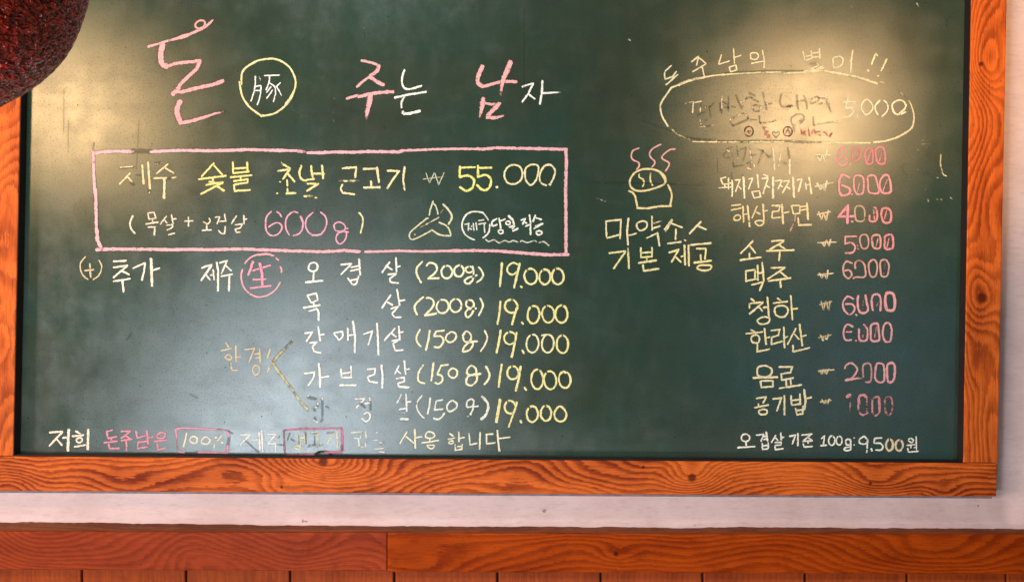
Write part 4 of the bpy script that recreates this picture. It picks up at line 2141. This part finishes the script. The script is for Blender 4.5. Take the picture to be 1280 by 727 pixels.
def read_strokes(text):
    rib = name = label = None
    x0 = y0 = 0.0
    sc = 1.0
    col = (0.8, 0.8, 0.8, 1)
    width = 2.4
    for line in text.strip().splitlines():
        tk = line.split()
        if not tk:
            continue
        if line[0] == '@':
            if rib is not None:
                rib.build(name, label)
            name, label = line[1:].split('|')
            rib = Ribbon()
            rib.soft = name == 'chalk_smudge'
        elif tk[0] == 'R':
            x0, y0, sc = map(float, tk[1:4])
        elif tk[0] == 'C':
            col = lin(*map(float, tk[1:4]))
        elif tk[0] == 'W':
            width = float(tk[1])
        else:
            w, pr, taper, film = width, 1.0, False, (0.15 if name == 'chalk_smudge' else 0.42)
            pts, nums = [], []
            for q in tk[1:]:
                if q.startswith('w='):
                    w = float(q[2:])
                elif q.startswith('p='):
                    pr = float(q[2:])
                elif q.startswith('f='):
                    film = float(q[2:])
                elif q == 'g':
                    pr, film = 0.0, (0.22 if name == 'chalk_smudge' else 0.34)
                elif q == 't':
                    taper = True
                elif ',' in q:
                    a, b_ = q.split(',')
                    pts.append((x0 + float(a) / sc, y0 + float(b_) / sc))
                elif q != 'c':
                    nums.append(float(q))
            closed = tk[0] in 'oe'
            if tk[0] == 'e':
                cx, cy, ax, ay = nums[:4]
                st = random.uniform(-2.2, -1.2)
                ex = random.uniform(-0.12, 0.12)
                for i in range(27):
                    an = st - 2 * math.pi * 1.02 * i / 26
                    r_ = 1.0 + 0.035 * mnoise.noise(Vector((math.cos(an) * 1.3 + cx, math.sin(an) * 1.3 + cy, 0)))
                    pts.append((x0 + (cx + ax * r_ * math.cos(an) + ex * ay * 0.4 * math.sin(an)) / sc, y0 + (cy + ay * r_ * math.sin(an)) / sc))
                closed = False
            elif tk[0] == 'o':
                pts = catmull(pts, True)
            elif tk[0] == 'c':
                pts = catmull(pts, False)
            rib.add(pts, w, tuple(0.90 * (0.78 * x + 0.22 * (0.3 * col[0] + 0.6 * col[1] + 0.1 * col[2])) + 0.012 for x in col[:3]), pr, taper, closed, film)
    rib.build(name, label)


read_strokes(STROKES)

# ------------------------------------------------------------------ the red lamp hanging in front of the corner
L = 0.90
c = P(-113, -59, L)
R = 202 * S * (D - L) / D
lampthing = thing('pendant_lamp', 'big dark red globe lamp with a crumpled glossy skin hanging before the chalkboard corner',
                  'pendant lamp', (c.x, c.y, c.z - R))
nu, nv = 520, 260
vs, fs = [], []
for j in range(nv + 1):
    th = math.pi * (0.06 + 0.94 * j / nv)
    for i in range(nu):
        ph = 2 * math.pi * i / nu
        n_ = Vector((math.sin(th) * math.cos(ph), math.sin(th) * math.sin(ph), math.cos(th)))
        q = n_ * R
        h = mnoise.noise(Vector((q.x * 45 + q.z * 40, q.y * 80, q.z * 120 - q.x * 70)) * 1.6) * 0.0016 + mnoise.noise(q * 14) * 0.003
        vs.append(c + n_ * (R + h))
for j in range(nv):
    for i in range(nu):
        a, b_ = j * nu + i, j * nu + (i + 1) % nu
        fs.append((a, a + nu, b_ + nu, b_))
mesh_obj('lamp_shade', vs, fs, red_shade_material(), lampthing, smooth=True)
vs, fs = [], []
top = c.z + R * math.cos(math.pi * 0.06)
for z, r in ((top - 0.02, 0.07), (top + 0.012, 0.065), (top + 0.03, 0.012), (3.0, 0.006)):
    for i in range(16):
        vs.append(Vector((c.x + r * math.cos(i * math.pi / 8), c.y + r * math.sin(i * math.pi / 8), z)))
for j in range(3):
    for i in range(16):
        fs.append((j * 16 + i, j * 16 + (i + 1) % 16, (j + 1) * 16 + (i + 1) % 16, (j + 1) * 16 + i))
mesh_obj('hanging_cord', vs, fs, lip, lampthing)
